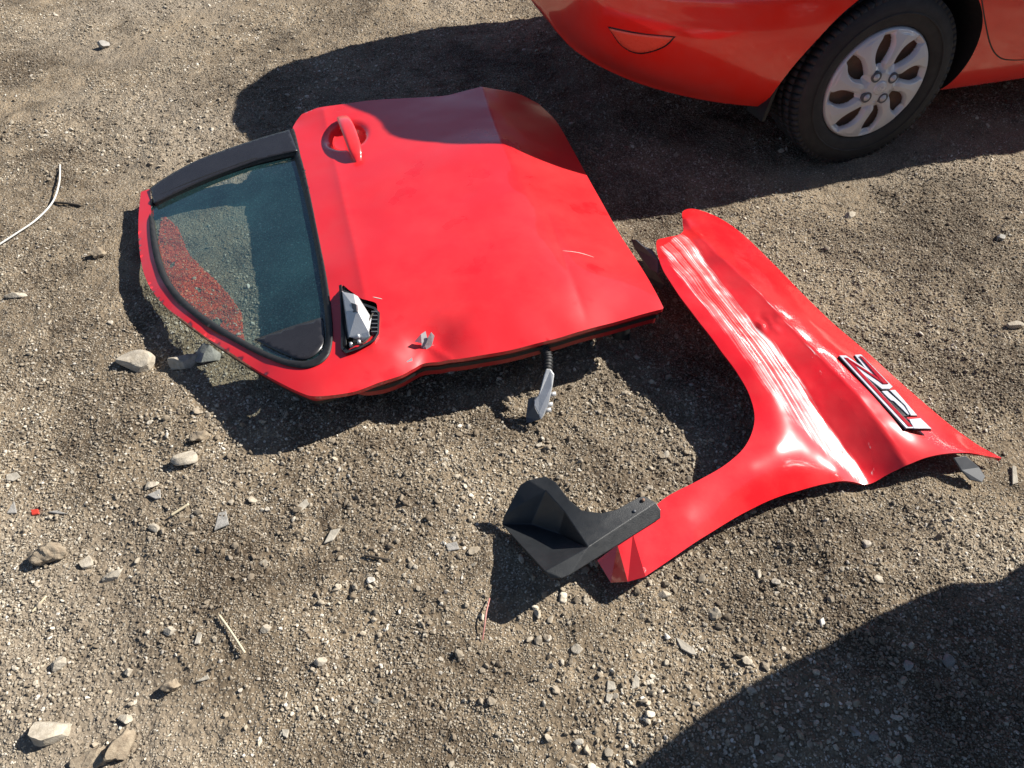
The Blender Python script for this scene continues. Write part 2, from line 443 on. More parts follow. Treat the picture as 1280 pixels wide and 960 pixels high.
# red pebbles added as a stand-in for the red area showing in the door window
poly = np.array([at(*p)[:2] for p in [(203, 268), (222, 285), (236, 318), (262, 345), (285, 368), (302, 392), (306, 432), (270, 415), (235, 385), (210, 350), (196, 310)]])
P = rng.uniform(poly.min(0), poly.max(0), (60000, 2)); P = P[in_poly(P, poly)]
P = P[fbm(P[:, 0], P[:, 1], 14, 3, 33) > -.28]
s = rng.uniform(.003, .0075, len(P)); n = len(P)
rp = [pebble_mesh('red_pebble_%02d' % i, 80 + i, MAT['red_standin'], .7) for i in range(6)]
scatter('red_standin_gravel', np.stack([P[:, 0], P[:, 1], gh(P[:, 0], P[:, 1]) + s * .25], 1), s[:, None] * rng.uniform(.7, 1.3, (n, 3)),
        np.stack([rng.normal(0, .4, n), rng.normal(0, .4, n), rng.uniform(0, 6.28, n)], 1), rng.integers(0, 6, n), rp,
        'red pebbles added under the window of the loose door for the red area in the glass')

# ------------------------------------------------------------------ parked cars
CAR_A = R(16.6)
d_ = Vector((math.cos(CAR_A), math.sin(CAR_A), 0)); n_ = Vector((math.sin(CAR_A), -math.cos(CAR_A), 0))
AXLE = .83                                                     # wheel face from the car's centre line
CAR_LOC = Vector((1.226, 2.517, 0)) - n_ * AXLE
ST = np.array([  # x, zb, wb, wm, ws, zs, wt, zt   (half widths and heights along the car)
    (-.935, .36, .10, .30, .24, .80, .14, .86), (-.925, .335, .22, .46, .40, .86, .28, .93), (-.89, .305, .34, .58, .52, .90, .40, .985),
    (-.80, .27, .46, .69, .63, .93, .50, 1.02), (-.68, .24, .56, .765, .70, .94, .57, 1.035), (-.5, .215, .665, .825, .74, .95, .56, 1.05),
    (-.3, .205, .745, .855, .77, .95, .61, 1.08), (0, .20, .775, .865, .78, .95, .60, 1.22), (.35, .195, .785, .865, .785, .95, .58, 1.37),
    (.75, .19, .785, .86, .785, .95, .565, 1.44), (1.2, .19, .785, .86, .785, .95, .56, 1.455), (1.65, .19, .785, .86, .785, .94, .56, 1.43),
    (2.05, .19, .785, .86, .785, .93, .60, 1.26), (2.4, .19, .78, .86, .78, .91, .64, 1.06), (2.8, .20, .75, .85, .76, .87, .62, .96),
    (3.1, .21, .66, .80, .70, .80, .55, .88), (3.28, .23, .50, .66, .56, .70, .42, .76), (3.36, .28, .30, .46, .38, .60, .26, .64)])
def car_profile(s):
    x, zb, wb, wm, ws, zs, wt, zt = s
    h = zs - zb
    pts = [(0, zb), (wb * .6, zb), (wb * .93, zb + .002), (wb, zb + .022), (wb + (wm - wb) * .55, zb + h * .16), (wm - .004, zb + h * .36), (wm, zb + h * .48),
           (wm - .006, zb + h * .56), (wm - .016, zb + h * .60), (wm - .018, zb + h * .80), (ws + .02, zs - .03), (ws, zs), (ws + (wt - ws) * .35, zs + (zt - zs) * .3),
           (ws + (wt - ws) * .8, zs + (zt - zs) * .8), (wt * .93, zt - .012), (wt * .6, zt + .006), (0, zt + .012)]
    return catmull([(x, -a, b) for a, b in pts], 4)
def car_body_mesh():
    xs = np.concatenate([np.linspace(a, b, k, endpoint=False) for a, b, k in zip(ST[:-1, 0], ST[1:, 0], [1, 2, 3, 4, 5, 6, 9, 8, 8, 7, 7, 7, 6, 6, 5, 4, 3])] + [[ST[-1, 0]]])
    t = np.arange(len(ST)); C_ = catmull([(ST[i, 0], 0, 0) for i in t], 1)
    def row(x):
        i = np.clip(np.searchsorted(ST[:, 0], x) - 1, 0, len(ST) - 2); u = (x - ST[i, 0]) / (ST[i + 1, 0] - ST[i, 0])
        a, b = ST[i], ST[i + 1]; p = ST[max(i - 1, 0)]; q_ = ST[min(i + 2, len(ST) - 1)]
        ma = (b - p) / max(b[0] - p[0], 1e-6) * (b[0] - a[0]); mb = (q_ - a) / max(q_[0] - a[0], 1e-6) * (b[0] - a[0])
        r = (2 * u ** 3 - 3 * u * u + 1) * a + (u ** 3 - 2 * u * u + u) * ma + (-2 * u ** 3 + 3 * u * u) * b + (u ** 3 - u * u) * mb
        r[0] = x; return r
    rows = [car_profile(row(x)) for x in xs]; m = len(rows[0])
    V = []; F = []
    ring = []
    for r_ in rows:
        full = np.vstack([r_, (r_ * np.array([1, -1, 1]))[-2:0:-1]]); ring.append(len(full)); V += list(full)
    k = ring[0]
    for i in range(len(rows) - 1):
        for j in range(k):
            F.append((i * k + j, i * k + (j + 1) % k, (i + 1) * k + (j + 1) % k, (i + 1) * k + j))
    F.append(tuple(range(k))[::-1]); F.append(tuple((len(rows) - 1) * k + j for j in range(k)))
    V = [tuple(v) for v in V]; W = []
    for x, y, z in V:                                              # unseen near rear boot corner, pushed in only to shape its cast shadow
        k = min(1, max(0, (z - .62) / .22)) * min(1, max(0, (.25 - y) / .55)) * min(1, max(0, (.25 - x) / .6))
        W.append((x + .26 * k, y + .05 * k, z))
    return W, F
WHEELBASE = 2.57
def make_body(paint):
    V, F = car_body_mesh()
    tmp = mesh('body', V, F, [paint, MAT['rubber'], MAT['car_glass']])
    bm = bmesh.new(); bm.from_mesh(tmp.data); bmesh.ops.recalc_face_normals(bm, faces=bm.faces); bm.to_mesh(tmp.data); bm.free()
    bm = bmesh.new()
    for x in (0, WHEELBASE):
        for sgn in (-1, 1):
            bmesh.ops.create_cone(bm, cap_ends=True, segments=72, radius1=.355, radius2=.355, depth=.36,
                                  matrix=Matrix.Translation((x, sgn * .78, .305)) @ Matrix.Rotation(R(90), 4, 'X'))
    for f in bm.faces: f.material_index = 1
    cut = bm_obj('cutter', bm, [paint, MAT['rubber']])
    b = tmp.modifiers.new('b', 'BOOLEAN'); b.operation = 'DIFFERENCE'; b.object = cut; b.solver = 'EXACT'
    dg = bpy.context.evaluated_depsgraph_get(); dg.update()
    out = bpy.data.meshes.new_from_object(tmp.evaluated_get(dg))
    bpy.data.objects.remove(cut); bpy.data.objects.remove(tmp)
    for p in out.polygons:                                      # greenhouse glass
        c = p.center; nrm = p.normal
        if p.material_index == 0 and c.z > 1.0 and -.15 < c.x < 2.35 and c.z < 1.39:
            side = abs(nrm.y) > .6
            if (side and .35 < c.x < 2.0 and not (1.1 < c.x < 1.2) and c.z > 1.02) or (not side and (c.x < .45 or c.x > 1.75) and abs(c.y) < .56 and c.z > 1.08): p.material_index = 2
        p.use_smooth = True
    out.name = 'body'
    bm = bmesh.new(); bm.from_mesh(out)
    for e in bm.edges:
        if len(e.link_faces) == 2: e.smooth = e.calc_face_angle(0) < R(38)
    bm.to_mesh(out); bm.free()
    return out

# wheel, local axes: rolls in XZ, outer face towards -Y, face plane at y = 0
def lathe(profile, seg, closed=False):
    V = []; F = []; m = len(profile)
    for i in range(seg):
        a = 2 * math.pi * i / seg
        for r_, y in profile: V.append((r_ * math.cos(a), y, r_ * math.sin(a)))
    for i in range(seg):
        k = (i + 1) % seg
        for j in range(m - 1 if not closed else m):
            F.append((i * m + j, i * m + (j + 1) % m, k * m + (j + 1) % m, k * m + j))
    return V, F
WR, CAPR = .300, .191
def make_wheel():
    w = {}
    prof = catmull([(.186, .01, 0), (.197, -.004, 0), (.215, -.010, 0), (.245, -.012, 0), (.272, -.004, 0), (.286, .010, 0), (.2905, .03, 0), (.2925, .09, 0), (.2905, .155, 0), (.284, .178, 0), (.245, .192, 0), (.19, .18, 0)], 3)
    prof = [(p[0], p[1]) for p in prof]
    V, F = lathe(prof, 96); w['tyre'] = (V, F, 'tyre')
    V = []; F = []
    for i in range(74):                                         # tread blocks
        for (y0, y1, sh, lo, hi) in ((.002, .034, .0, .2865, .297), (.040, .078, .4, .2915, .3), (.084, .122, .1, .2915, .3), (.128, .162, .6, .288, .298)):
            a0 = 2 * math.pi * (i + sh) / 74; a1 = a0 + 2 * math.pi / 74 * .80; sk = .018 if y0 < .03 else .012
            b = len(V)
            rr = ((.282, .2925), (.2925, .2985)) if y0 < .01 else ((lo, hi - .0), (lo, hi))
            for (a, y, (rl, rh)) in ((a0, y0, (rr[0][0], rr[0][1])), (a1, y0, (rr[0][0], rr[0][1])), (a1 + sk, y1, rr[1]), (a0 + sk, y1, rr[1])):
                V += [(rl * .985 * math.cos(a), y, rl * .985 * math.sin(a)), (rh * math.cos(a), y, rh * math.sin(a))]
            F += [(b + 1, b + 3, b + 5, b + 7), (b, b + 2, b + 3, b + 1), (b + 2, b + 4, b + 5, b + 3), (b + 4, b + 6, b + 7, b + 5), (b + 6, b, b + 1, b + 7)]
    w['tread'] = (V, F, 'tyre')
    # raised letters ring / rib on the sidewall
    V, F = lathe([(.232, -.0135), (.234, -.0155), (.237, -.0155), (.239, -.0138)], 96); w['sidewall_rib'] = (V, F, 'tyre')
    # wheel cover with eight openings
    nr, na = 84, 8 * 72; r0 = .0; V = []; keep = {}
    rs = np.linspace(.004, CAPR, nr)
    def hole(r_, a):
        """<0 inside the opening"""
        u = (r_ - .124) / .043
        ang = ((a + .9 * (r_ - .12) * 2.2) / (2 * math.pi / 8)) % 1 - .5
        half = (.030 * (1 - max(-1, min(1, u)) ** 2 * .55) * (1.0 + .26 * u)) * .82
        return max(abs(u) - 1, (abs(ang) * (2 * math.pi / 8) * r_ - half) / .02)
    hv = np.zeros((na, nr))
    for i in range(na):
        a = 2 * math.pi * i / na
        for j, r_ in enumerate(rs):
            h = hole(r_, a); hv[i, j] = h
            y = -.006 - .020 * (1 - (r_ / CAPR) ** 2) ** .7
            ang = ((a + .9 * (r_ - .12) * 2.2) / (2 * math.pi / 8)) % 1 - .5
            y += .006 * math.exp(-((r_ - .062) / .012) ** 2) * 1.0
            if .05 < r_ < .175: y += -.008 * (abs(ang) * 2 - .5)              # each spoke cants
            if h < .45: y += .016 * ((.45 - h) / .45) ** 1.2 if h > 0 else .016
            if r_ > CAPR - .006: y += (r_ - CAPR + .006) * 1.5
            V.append((r_ * math.cos(a), y, r_ * math.sin(a)))
    F = []
    for i in range(na):
        k = (i + 1) % na
        for j in range(nr - 1):
            if (hv[i, j] + hv[k, j] + hv[i, j + 1] + hv[k, j + 1]) / 4 > 0: F.append((i * nr + j, k * nr + j, k * nr + j + 1, i * nr + j + 1))
    w['wheel_cover'] = (V, F, 'silver')
    V, F = lathe([(.0, .022), (.075, .020), (.085, .026), (.165, .024), (.186, .010)], 48); w['steel_rim'] = (V, F, 'rust')
    return w
WHEEL = make_wheel()
def ring_mesh(r0, r1, y0, y1, seg=24): return lathe([(r0, y1), (r0, y0), (r1, y0), (r1, y1)], seg)
wheel_meshes = {}
def wheel(parent, x, side):
    """wheel is a part of its car; its pieces are sub-parts"""
    t = None; mats = MAT
    for nm in ('tyre', 'tread', 'sidewall_rib', 'wheel_cover', 'steel_rim'):
        if nm not in wheel_meshes:
            V, F, mt = WHEEL[nm]; o = mesh(nm, V, F, mats[mt]); wheel_meshes[nm] = o.data
            bm = bmesh.new(); bm.from_mesh(o.data); bmesh.ops.recalc_face_normals(bm, faces=bm.faces); bm.to_mesh(o.data); bm.free()
            if nm == 'wheel_cover':
                autosmooth(o, 50)
            bpy.data.objects.remove(o)
        o = bpy.data.objects.new('wheel' if t is None else nm, wheel_meshes[nm])
        if t is None:
            t = link(o, parent); t.location = (x, side * AXLE, .297); t.rotation_euler = (0, R(10), 0) if side < 0 else (0, 0, R(180))
        else:
            link(o, t)
            if nm == 'wheel_cover': m = o.modifiers.new('thickness', 'SOLIDIFY'); m.thickness = .003; m.offset = -1
    return t

def car(name, loc, paint, label, cat, detail):
    root = empty(name, loc, CAR_A); tag(root, label, cat)
    b = bpy.data.objects.new('body', make_body(paint)); link(b, root)
    ws = [wheel(root, x, s) for x in (0, WHEELBASE) for s in (-1, 1)]
    return root, b, ws
root, body, ws = car('parked_sedan', CAR_LOC, MAT['car_paint'], 'red parked sedan whose rear bumper and rear wheel show beside the loose door', 'car', True)
M_car = Matrix.Translation(CAR_LOC) @ Matrix.Rotation(CAR_A, 4, 'Z'); M_inv = M_car.inverted()
bvh = BVHTree.FromPolygons([v.co[:] for v in body.data.vertices], [p.vertices[:] for p in body.data.polygons])
def on_body(px, py):
    o = M_inv @ Vector((0, 0, CAM_H)); dd = (M_inv @ at(px, py, 0)) - o
    loc, nrm, i, _ = bvh.ray_cast(o, dd.normalized())
    return loc, nrm
# lug nuts, centre cap and emblem of the wheel in view
w0 = ws[0]
for k in range(4):
    a = R(45 + 90 * k); V, F = lathe([(.0, -.034), (.0045, -.034), (.006, -.030), (.0105, -.029), (.0125, -.025), (.0125, -.004)], 20)
    o = mesh('lug_nut', [(v[0] + .049 * math.cos(a), v[1], v[2] + .049 * math.sin(a)) for v in V], F, MAT['metal'], w0)
    V, F = ring_mesh(.0125, .0180, -.0275, -.004, 20)
    mesh('lug_collar', [(v[0] + .049 * math.cos(a), v[1], v[2] + .049 * math.sin(a)) for v in V], F, MAT['grey_plastic'], w0)
V, F = lathe([(.0, -.032), (.018, -.031), (.024, -.028), (.025, -.020)], 32); mesh('centre_cap', V, F, MAT['silver'], w0)
bm = bmesh.new()                                                  # slanted H in an oval
for i in range(32):
    a0, a1 = 2 * math.pi * i / 32, 2 * math.pi * (i + 1) / 32
    vs = [bm.verts.new((r_ * 1.0 * math.cos(a), -.0332, r_ * .62 * math.sin(a))) for a, r_ in ((a0, .0155), (a1, .0155), (a1, .0138), (a0, .0138))]; bm.faces.new(vs)
for q4 in (((-.0085, -.006), (-.0055, -.006), (-.0030, .006), (-.0060, .006)), ((.0055, -.006), (.0085, -.006), (.0060 + .004, .006), (.003 + .0035, .006)), ((-.006, -.0012), (.006, .0002), (.0065, .002), (-.0055, .0006))):
    bm.faces.new([bm.verts.new((x, -.0333, z)) for x, z in q4])
solidify(bm_obj('emblem', bm, MAT['chrome'], w0, False), .0008, 0)
# rear reflector set into the bumper corner
def lens(name, pxs, mat, off, parent, thick):
    pts = catmull([(x, y, 0, c) for x, y, c in pxs], 6, True); cx, cy = pts[:, 0].mean(), pts[:, 1].mean()
    V = []; F = []; n = len(pts); rings = (1.0, .96, .7, .35)
    hs = (0, .8, 1, 1)
    for k, sc_ in enumerate(rings):
        for p in pts:
            l, nr = on_body(cx + (p[0] - cx) * sc_, cy + (p[1] - cy) * sc_); V.append(l + nr * (off + thick * hs[k]))
    for k in range(len(rings) - 1):
        for i in range(n): F.append((k * n + i, k * n + (i + 1) % n, (k + 1) * n + (i + 1) % n, (k + 1) * n + i))
    F.append(tuple(range((len(rings) - 1) * n, len(rings) * n)))
    return mesh(name, V, F, mat, parent)
rp_ = [(762, 35, 1), (800, 42, 0), (842, 46, 1), (828, 58, 0), (800, 65, 0), (778, 56, 0)]
lens('reflector', rp_, MAT['lens'], .002, root, .004)
cx, cy = 800, 49
lens('reflector_recess', [(cx + (x - cx) * 1.07, cy + (y - cy) * 1.16, c) for x, y, c in rp_], MAT['gloss_black'], .0006, root, .0008)
def seam(name, pxs, rad, parent, mat):
    pts = catmull([(x, y, 0) for x, y in pxs], 8); V = []; F = []; last = None
    for k, p in enumerate(pts):
        h = on_body(p[0], p[1])
        if h[0] is None: continue
        V.append((h[0], h[1]))
    VV = []
    for i, (l, nr) in enumerate(V):
        tdir = (V[min(i + 1, len(V) - 1)][0] - V[max(i - 1, 0)][0]).normalized(); s_ = nr.cross(tdir).normalized()
        VV += [l - s_ * rad + nr * .0004, l + nr * .0008, l + s_ * rad + nr * .0004]
        if i: b = 3 * i; F += [(b - 3, b - 2, b + 1, b), (b - 2, b - 1, b + 2, b + 1)]
    return mesh(name, VV, F, mat, parent)
seam('door_seam', [(1222, -60), (1226, -10), (1232, 30), (1239, 58), (1250, 72), (1268, 75), (1300, 73), (1360, 66)], .0022, root, MAT['rubber'])
# mud flap behind the wheel and inner liner
mesh('mud_flap', [(-.335, -.775, .33), (-.35, -.765, .185), (-.35, -.66, .175), (-.335, -.63, .33), (-.347, -.775, .33), (-.362, -.765, .185), (-.362, -.66, .175), (-.347, -.63, .33)],
     [(0, 1, 2, 3), (7, 6, 5, 4), (0, 4, 5, 1), (1, 5, 6, 2), (2, 6, 7, 3)], MAT['black_plastic'], root, False)
# second car just right of the frame: only its shadow reaches the picture
CAR2 = CAR_LOC + n_ * 3.17 + d_ * .18
car('parked_sedan', CAR2, MAT['grey_paint'], 'dark grey car parked just right of view, throwing the shadow in the lower right corner', 'car', False)
#PART3
# ------------------------------------------------------------------ loose door
def wmesh(name, V, F, mat, root, smooth=True):
    o = root.location
    return mesh(name, [(v[0] - o[0], v[1] - o[1], v[2] - o[2]) for v in V], F, mat, root, smooth)
def closed_px(lst, n=6): return catmull(pix(lst), n, True)
def inset_loop(loop, d):
    L = np.asarray(loop); L2 = np.roll(L, -1, 0); L0 = np.roll(L, 1, 0); tn = L2[:, :2] - L0[:, :2]; tn /= np.linalg.norm(tn, axis=1)[:, None] + 1e-9
    ar = (L[:, 0] * L2[:, 1] - L2[:, 0] * L[:, 1]).sum(); nn = np.stack([-tn[:, 1], tn[:, 0]], 1) * (1 if ar > 0 else -1)
    out = L.copy(); out[:, :2] += nn * d; return out
def skirt(loop, top_off, bot, inset, name, mat, root, lean=0.0):
    """wall below an outline: starts top_off under the rim, ends at depth bot (negative = below rim, else absolute height)"""
    L = np.asarray(loop); L2 = np.roll(L, -1, 0); L0 = np.roll(L, 1, 0)
    tn = L2[:, :2] - L0[:, :2]; tn /= np.linalg.norm(tn, axis=1)[:, None] + 1e-9
    ar = (L[:, 0] * L2[:, 1] - L2[:, 0] * L[:, 1]).sum(); nn = np.stack([-tn[:, 1], tn[:, 0]], 1) * (1 if ar > 0 else -1)
    A = np.c_[L[:, :2] + nn * inset, L[:, 2] - top_off]
    zb = L[:, 2] + bot if bot < 0 else np.minimum(np.full(len(L), bot), L[:, 2] - top_off - .004)
    B = np.c_[L[:, :2] + nn * (inset + lean), zb]
    n = len(L); V = np.vstack([A, B]); F = [(i, (i + 1) % n, n + (i + 1) % n, n + i) for i in range(n)]
    return wmesh(name, V, F, mat, root)

door = empty('loose_car_door', at(520, 300, 0)); door.location.z = 0
tag(door, 'loose red car door lying outer side up on the gravel, its window still in', 'car door')
belt_in = [(366, 163, .150), (374, 195, .155), (384, 240, .160), (396, 300, .166), (406, 352, .170), (412, 395, .170), (413, 430, .168)]
frame_in = [(407, 447, .165), (392, 457, .160), (370, 458, .152), (340, 449, .140), (290, 424, .118), (238, 390, .097), (208, 356, .083), (194, 320, .073), (189, 280, .066), (188, 236, .060, 1)]
frame_out = [(176, 240, .052, 1), (173, 280, .052), (176, 325, .056), (187, 358, .062), (210, 386, .073), (260, 423, .095), (325, 465, .122), (372, 489, .142), (398, 495, .150)]
front = [(440, 490, .152), (475, 478, .150), (500, 470, .148), (516, 462, .146), (532, 453, .145), (556, 450, .151), (590, 446, .158), (640, 437, .162), (700, 422, .165), (765, 404, .166)]
sill = [(830, 386, .168, 1), (800, 332, .170), (770, 285, .168), (735, 222, .164), (712, 180, .160), (694, 150, .153), (674, 130, .148, 1)]
rear = [(650, 118, .174), (620, 112, .200), (600, 111, .212), (560, 119, .208), (520, 122, .200), (470, 125, .192), (430, 130, .184), (397, 135, .172, 1), (377, 143, .160, 1)]
outl = belt_in + frame_in + frame_out + front + sill + rear + [(370, 152, .150, 1)]
O3 = closed_px(outl, 6)
mirror_hole = [(427, 364, .2), (437, 367, .2), (454, 381, .2), (469, 386, .2), (473, 392, .2), (472, 416, .2), (467, 424, .2), (449, 433, .2), (432, 439, .2), (427, 433, .2)]
MH = closed_px([(x, y, .172) for x, y, _ in mirror_hole], 3)
ctrl = [tuple(p[:3]) for p in pix(outl)] + pix([
    (392, 170, .160), (405, 250, .172), (420, 340, .180), (440, 460, .168), (455, 230, .193), (440, 165, .180), (475, 300, .202), (480, 370, .200), (490, 440, .176), (550, 420, .176),
    (500, 160, .200), (520, 230, .212), (545, 300, .222), (560, 360, .216), (580, 410, .190), (560, 170, .216), (585, 240, .228), (612, 300, .233), (640, 360, .218), (650, 410, .186),
    (605, 135, .222), (622, 180, .236), (645, 240, .240), (668, 300, .236), (700, 360, .212), (710, 395, .188), (640, 140, .197), (660, 185, .212), (690, 240, .212), (720, 300, .208), (755, 355, .196)])
tps = TPS(ctrl, 2e-4)
ridge = pix([(601, 111, .2), (622, 176, .2), (650, 240, .2), (690, 310, .2)])
crease = pix([(682, 270, .2), (705, 330, .2), (735, 395, .2)])
belt_c = pix([(405, 140, .17), (425, 230, .17), (448, 330, .18), (470, 440, .17)])
hc = at(432, 168, .18); hp = (at(446, 196, .18) - at(427, 142, .18)); hdir = np.array(hp)[:2] / np.linalg.norm(np.array(hp)[:2]); hper = np.array([-hdir[1], hdir[0]])
dent = np.array(at(546, 440, .15))[:2]; bump = at(505, 412, .18)
scar = pix([(500, 418, .18), (560, 398, .18), (590, 384, .18)])
kink1 = pix([(532, 426, .165), (524, 444, .155), (514, 463, .145)])
kink2 = pix([(534, 428, .165), (546, 438, .158), (562, 449, .15)])
def door_z(P):
    P = np.asarray(P)[:, :2]; z = tps(P)
    d, u, s = dist_poly(P, ridge); z += .007 * np.exp(-d / .030) * np.clip(1.3 - u * 1.2, 0, 1)
    d, u, s = dist_poly(P, crease); z -= .004 * np.exp(-d / .022) * np.sin(np.pi * np.clip(u, 0, 1)) ** .5
    d, u, s = dist_poly(P, belt_c); z += .004 * np.exp(-d / .018)
    q_ = P - np.array(hc)[:2]; a = q_ @ hdir; b = q_ @ hper
    e = np.sqrt((a / .108) ** 2 + ((b) / .084) ** 2); z -= .026 * (1 - np.clip((e - .45) / .55, 0, 1) ** 2 * (3 - 2 * np.clip((e - .45) / .55, 0, 1))) * (e < 1)
    r2 = ((P - dent) ** 2).sum(1); z -= .007 * np.exp(-r2 / .045 ** 2)
    d, u, s = dist_poly(P, kink1); z += .003 * np.exp(-d / .012) * (1 - .4 * u)
    d, u, s = dist_poly(P, kink2); z += .007 * np.exp(-d / .009) * (1 - .5 * u)
    d, u, s = dist_poly(P, scar); tpr = np.clip((1 - u) * 2.2, 0, 1) * np.clip(.35 + u * 3, 0, 1); z += (.005 * np.exp(-(d / .016) ** 2) - .005 * np.exp(-((d - .04) / .022) ** 2) * (s < 0)) * tpr
    z += .0026 * fbm(P[:, 0], P[:, 1], 4, 2, 77) + .0009 * fbm(P[:, 0], P[:, 1], 13, 2, 177)
    return z
V2, F2 = patch(O3, .0085, [MH])
zz = door_z(V2)
wmesh('outer_skin', np.c_[V2, zz], F2, MAT['paint_door'], door)
rim = resample(O3, .0085); rim[:, 2] = door_z(rim)
skirt(rim, .0, -.013, .0, 'folded_edge', MAT['paint'], door, .002)
# inner shell behind the skin: red pressed metal with a black seal and dark trim underneath
big = resample(closed_px([(425, 470, .15)] + [(445, 482, .15)] + front[1:] + sill + rear + [(378, 160, .15), (395, 250, .16), (413, 340, .17), (420, 430, .165)], 6), .012); big[:, 2] = door_z(big)
skirt(big, .016, -.060, .012, 'inner_shell', MAT['inner_red'], door, .006)
skirt(big, .024, -.036, .008, 'edge_seal', MAT['rubber'], door, .0)
big2 = resample(inset_loop(resample(big, .05), .085), .02); big2[:, 2] = door_z(big2)
skirt(big2, .050, .028, .0, 'trim_panel', MAT['rubber'], door, .02)
fr = resample(closed_px(frame_in + frame_out + [(430, 480, .15)], 6), .012)
skirt(fr, .003, -.028, .006, 'frame_shell', MAT['inner_red'], door, .004)
skirt(fr, .028, -.040, .010, 'frame_seal', MAT['rubber'], door, .002)
Vb, Fb = patch(big2, .04); Vb = Vb[:, :2]
wmesh('trim_board', np.c_[Vb, door_z(Vb) - .052], Fb[:, ::-1], MAT['black_plastic'], door)
# black pillar cover along the top of the window
pil = [(188, 237, .062, 1), (210, 222, .075), (245, 203, .095), (290, 186, .118), (330, 173, .138), (362, 164, .153, 1), (372, 190, .153, 1), (345, 196, .142), (310, 206, .124), (250, 229, .095), (193, 256, .064, 1)]
P3 = closed_px(pil, 5); tp = TPS([tuple(p[:3]) for p in pix(pil)], 1e-5); Vp, Fp = patch(P3, .009)
o = wmesh('pillar_cover', np.c_[Vp, tp(Vp) + .006], Fp, MAT['gloss_black'], door); solidify(o, .004)
rp2 = resample(P3, .009); rp2[:, 2] = tp(rp2) + .005; skirt(rp2, 0, -.03, .001, 'pillar_edge', MAT['black_plastic'], door, .003)
# weatherstrip ring, glass, quarter filler
gl = [(193, 256, .058), (250, 231, .088), (310, 209, .117), (362, 196, .140), (368, 200, .143), (381, 248, .149), (394, 310, .156), (402, 362, .161), (407, 405, .162), (405, 434, .158), (392, 449, .153), (368, 451, .146), (340, 443, .133), (292, 418, .113), (243, 385, .093), (214, 353, .080), (201, 319, .071), (194, 280, .063)]
GL = closed_px(gl, 5)
ringo = belt_in + frame_in[:-1] + [(190, 250, .064, 1), (250, 226, .094), (310, 203, .123), (362, 172, .152, 1)]
RO = inset_loop(resample(closed_px(ringo, 5), .006), -.0045)
tg = TPS([tuple(p[:3]) for p in pix(gl)], 1e-5); tr_ = TPS([tuple(p[:3]) for p in pix(ringo)] , 1e-5)
Vs, Fs = patch(RO, .0075, [GL])
ds_, _, _ = dist_poly(Vs, GL, True); wgt = np.clip(ds_ / .02, 0, 1)
zs = tg(Vs) * (1 - wgt) + (np.maximum(door_z(Vs), tr_(Vs) - .02) + .003) * wgt + .004 * np.sin(np.clip(ds_ / .022, 0, 1) * np.pi) + .001
o = wmesh('weatherstrip', np.c_[Vs, zs], Fs, MAT['rubber'], door); solidify(o, .006)
Gx = GL.copy(); c0 = Gx.mean(0); Gx = c0 + (Gx - c0) * 1.012; Vg, Fg = patch(Gx, .03)
o = wmesh('window_glass', np.c_[Vg, tg(Vg) - .003], Fg, MAT['glass'], door)
qf = [(318, 425, .122, 1), (360, 410, .139), (404, 397, .157, 1), (405, 428, .157), (391, 446, .152), (368, 448, .145)]
Q3 = closed_px(qf, 4); Vq, Fq = patch(Q3, .012); tq = TPS([tuple(p[:3]) for p in pix(qf)], 1e-5)
o = wmesh('quarter_filler', np.c_[Vq, tq(Vq) + .0025], Fq, MAT['gloss_black'], door); solidify(o, .003)
# handle: bowed grip on two feet
g0 = at(426, 141, .20); g1 = at(447, 195, .205); V = []; F = []; ns, nk = 26, 16
ax = Vector((g1 - g0)); ax.z = 0; ln = ax.length; ax.normalize(); pr = Vector((-ax.y, ax.x, 0))
zsk = lambda p: float(door_z([(p.x, p.y)])[0]) if True else 0
zA = float(tps([(g0.x, g0.y)])[0]); zB = float(tps([(g1.x, g1.y)])[0])
for i in range(ns):
    u = i / (ns - 1); p = g0.lerp(g1, u); zb = zA + (zB - zA) * u
    wdt = .0235 * (1 - .16 * (2 * u - 1) ** 2) * (.55 + .45 * min(1, min(u, 1 - u) / .12) ** .5)
    lift = -.008 + .044 * math.sin(math.pi * u) ** .5 if 0 < u < 1 else -.012
    for k in range(nk):
        a = 2 * math.pi * k / nk; ca, sa = math.cos(a), math.sin(a)
        ca = math.copysign(abs(ca) ** .6, ca); sa = math.copysign(abs(sa) ** .75, sa)
        V.append(p + pr * (wdt * ca) + Vector((0, 0, zb - p.z + lift + (.010 if sa > 0 else .008) * sa)))
for i in range(ns - 1):
    for k in range(nk): F.append((i * nk + k, i * nk + (k + 1) % nk, (i + 1) * nk + (k + 1) % nk, (i + 1) * nk + k))
F += [tuple(range(nk)), tuple(reversed(range((ns - 1) * nk, ns * nk)))]
V = [(v.x, v.y, v.z) for v in V]
grip = wmesh('door_handle', V, F, MAT['paint'], door)
for u, nm in ((.16, 'handle_foot'), (.80, 'handle_foot')):
    p = g0.lerp(g1, u); zb = zA + (zB - zA) * u; bm = bmesh.new()
    bmesh.ops.create_cone(bm, cap_ends=True, segments=20, radius1=.014, radius2=.013, depth=.040, matrix=Matrix.Translation((p.x - door.location.x, p.y - door.location.y, zb + .004)))
    bm_obj(nm, bm, MAT['paint'], grip)
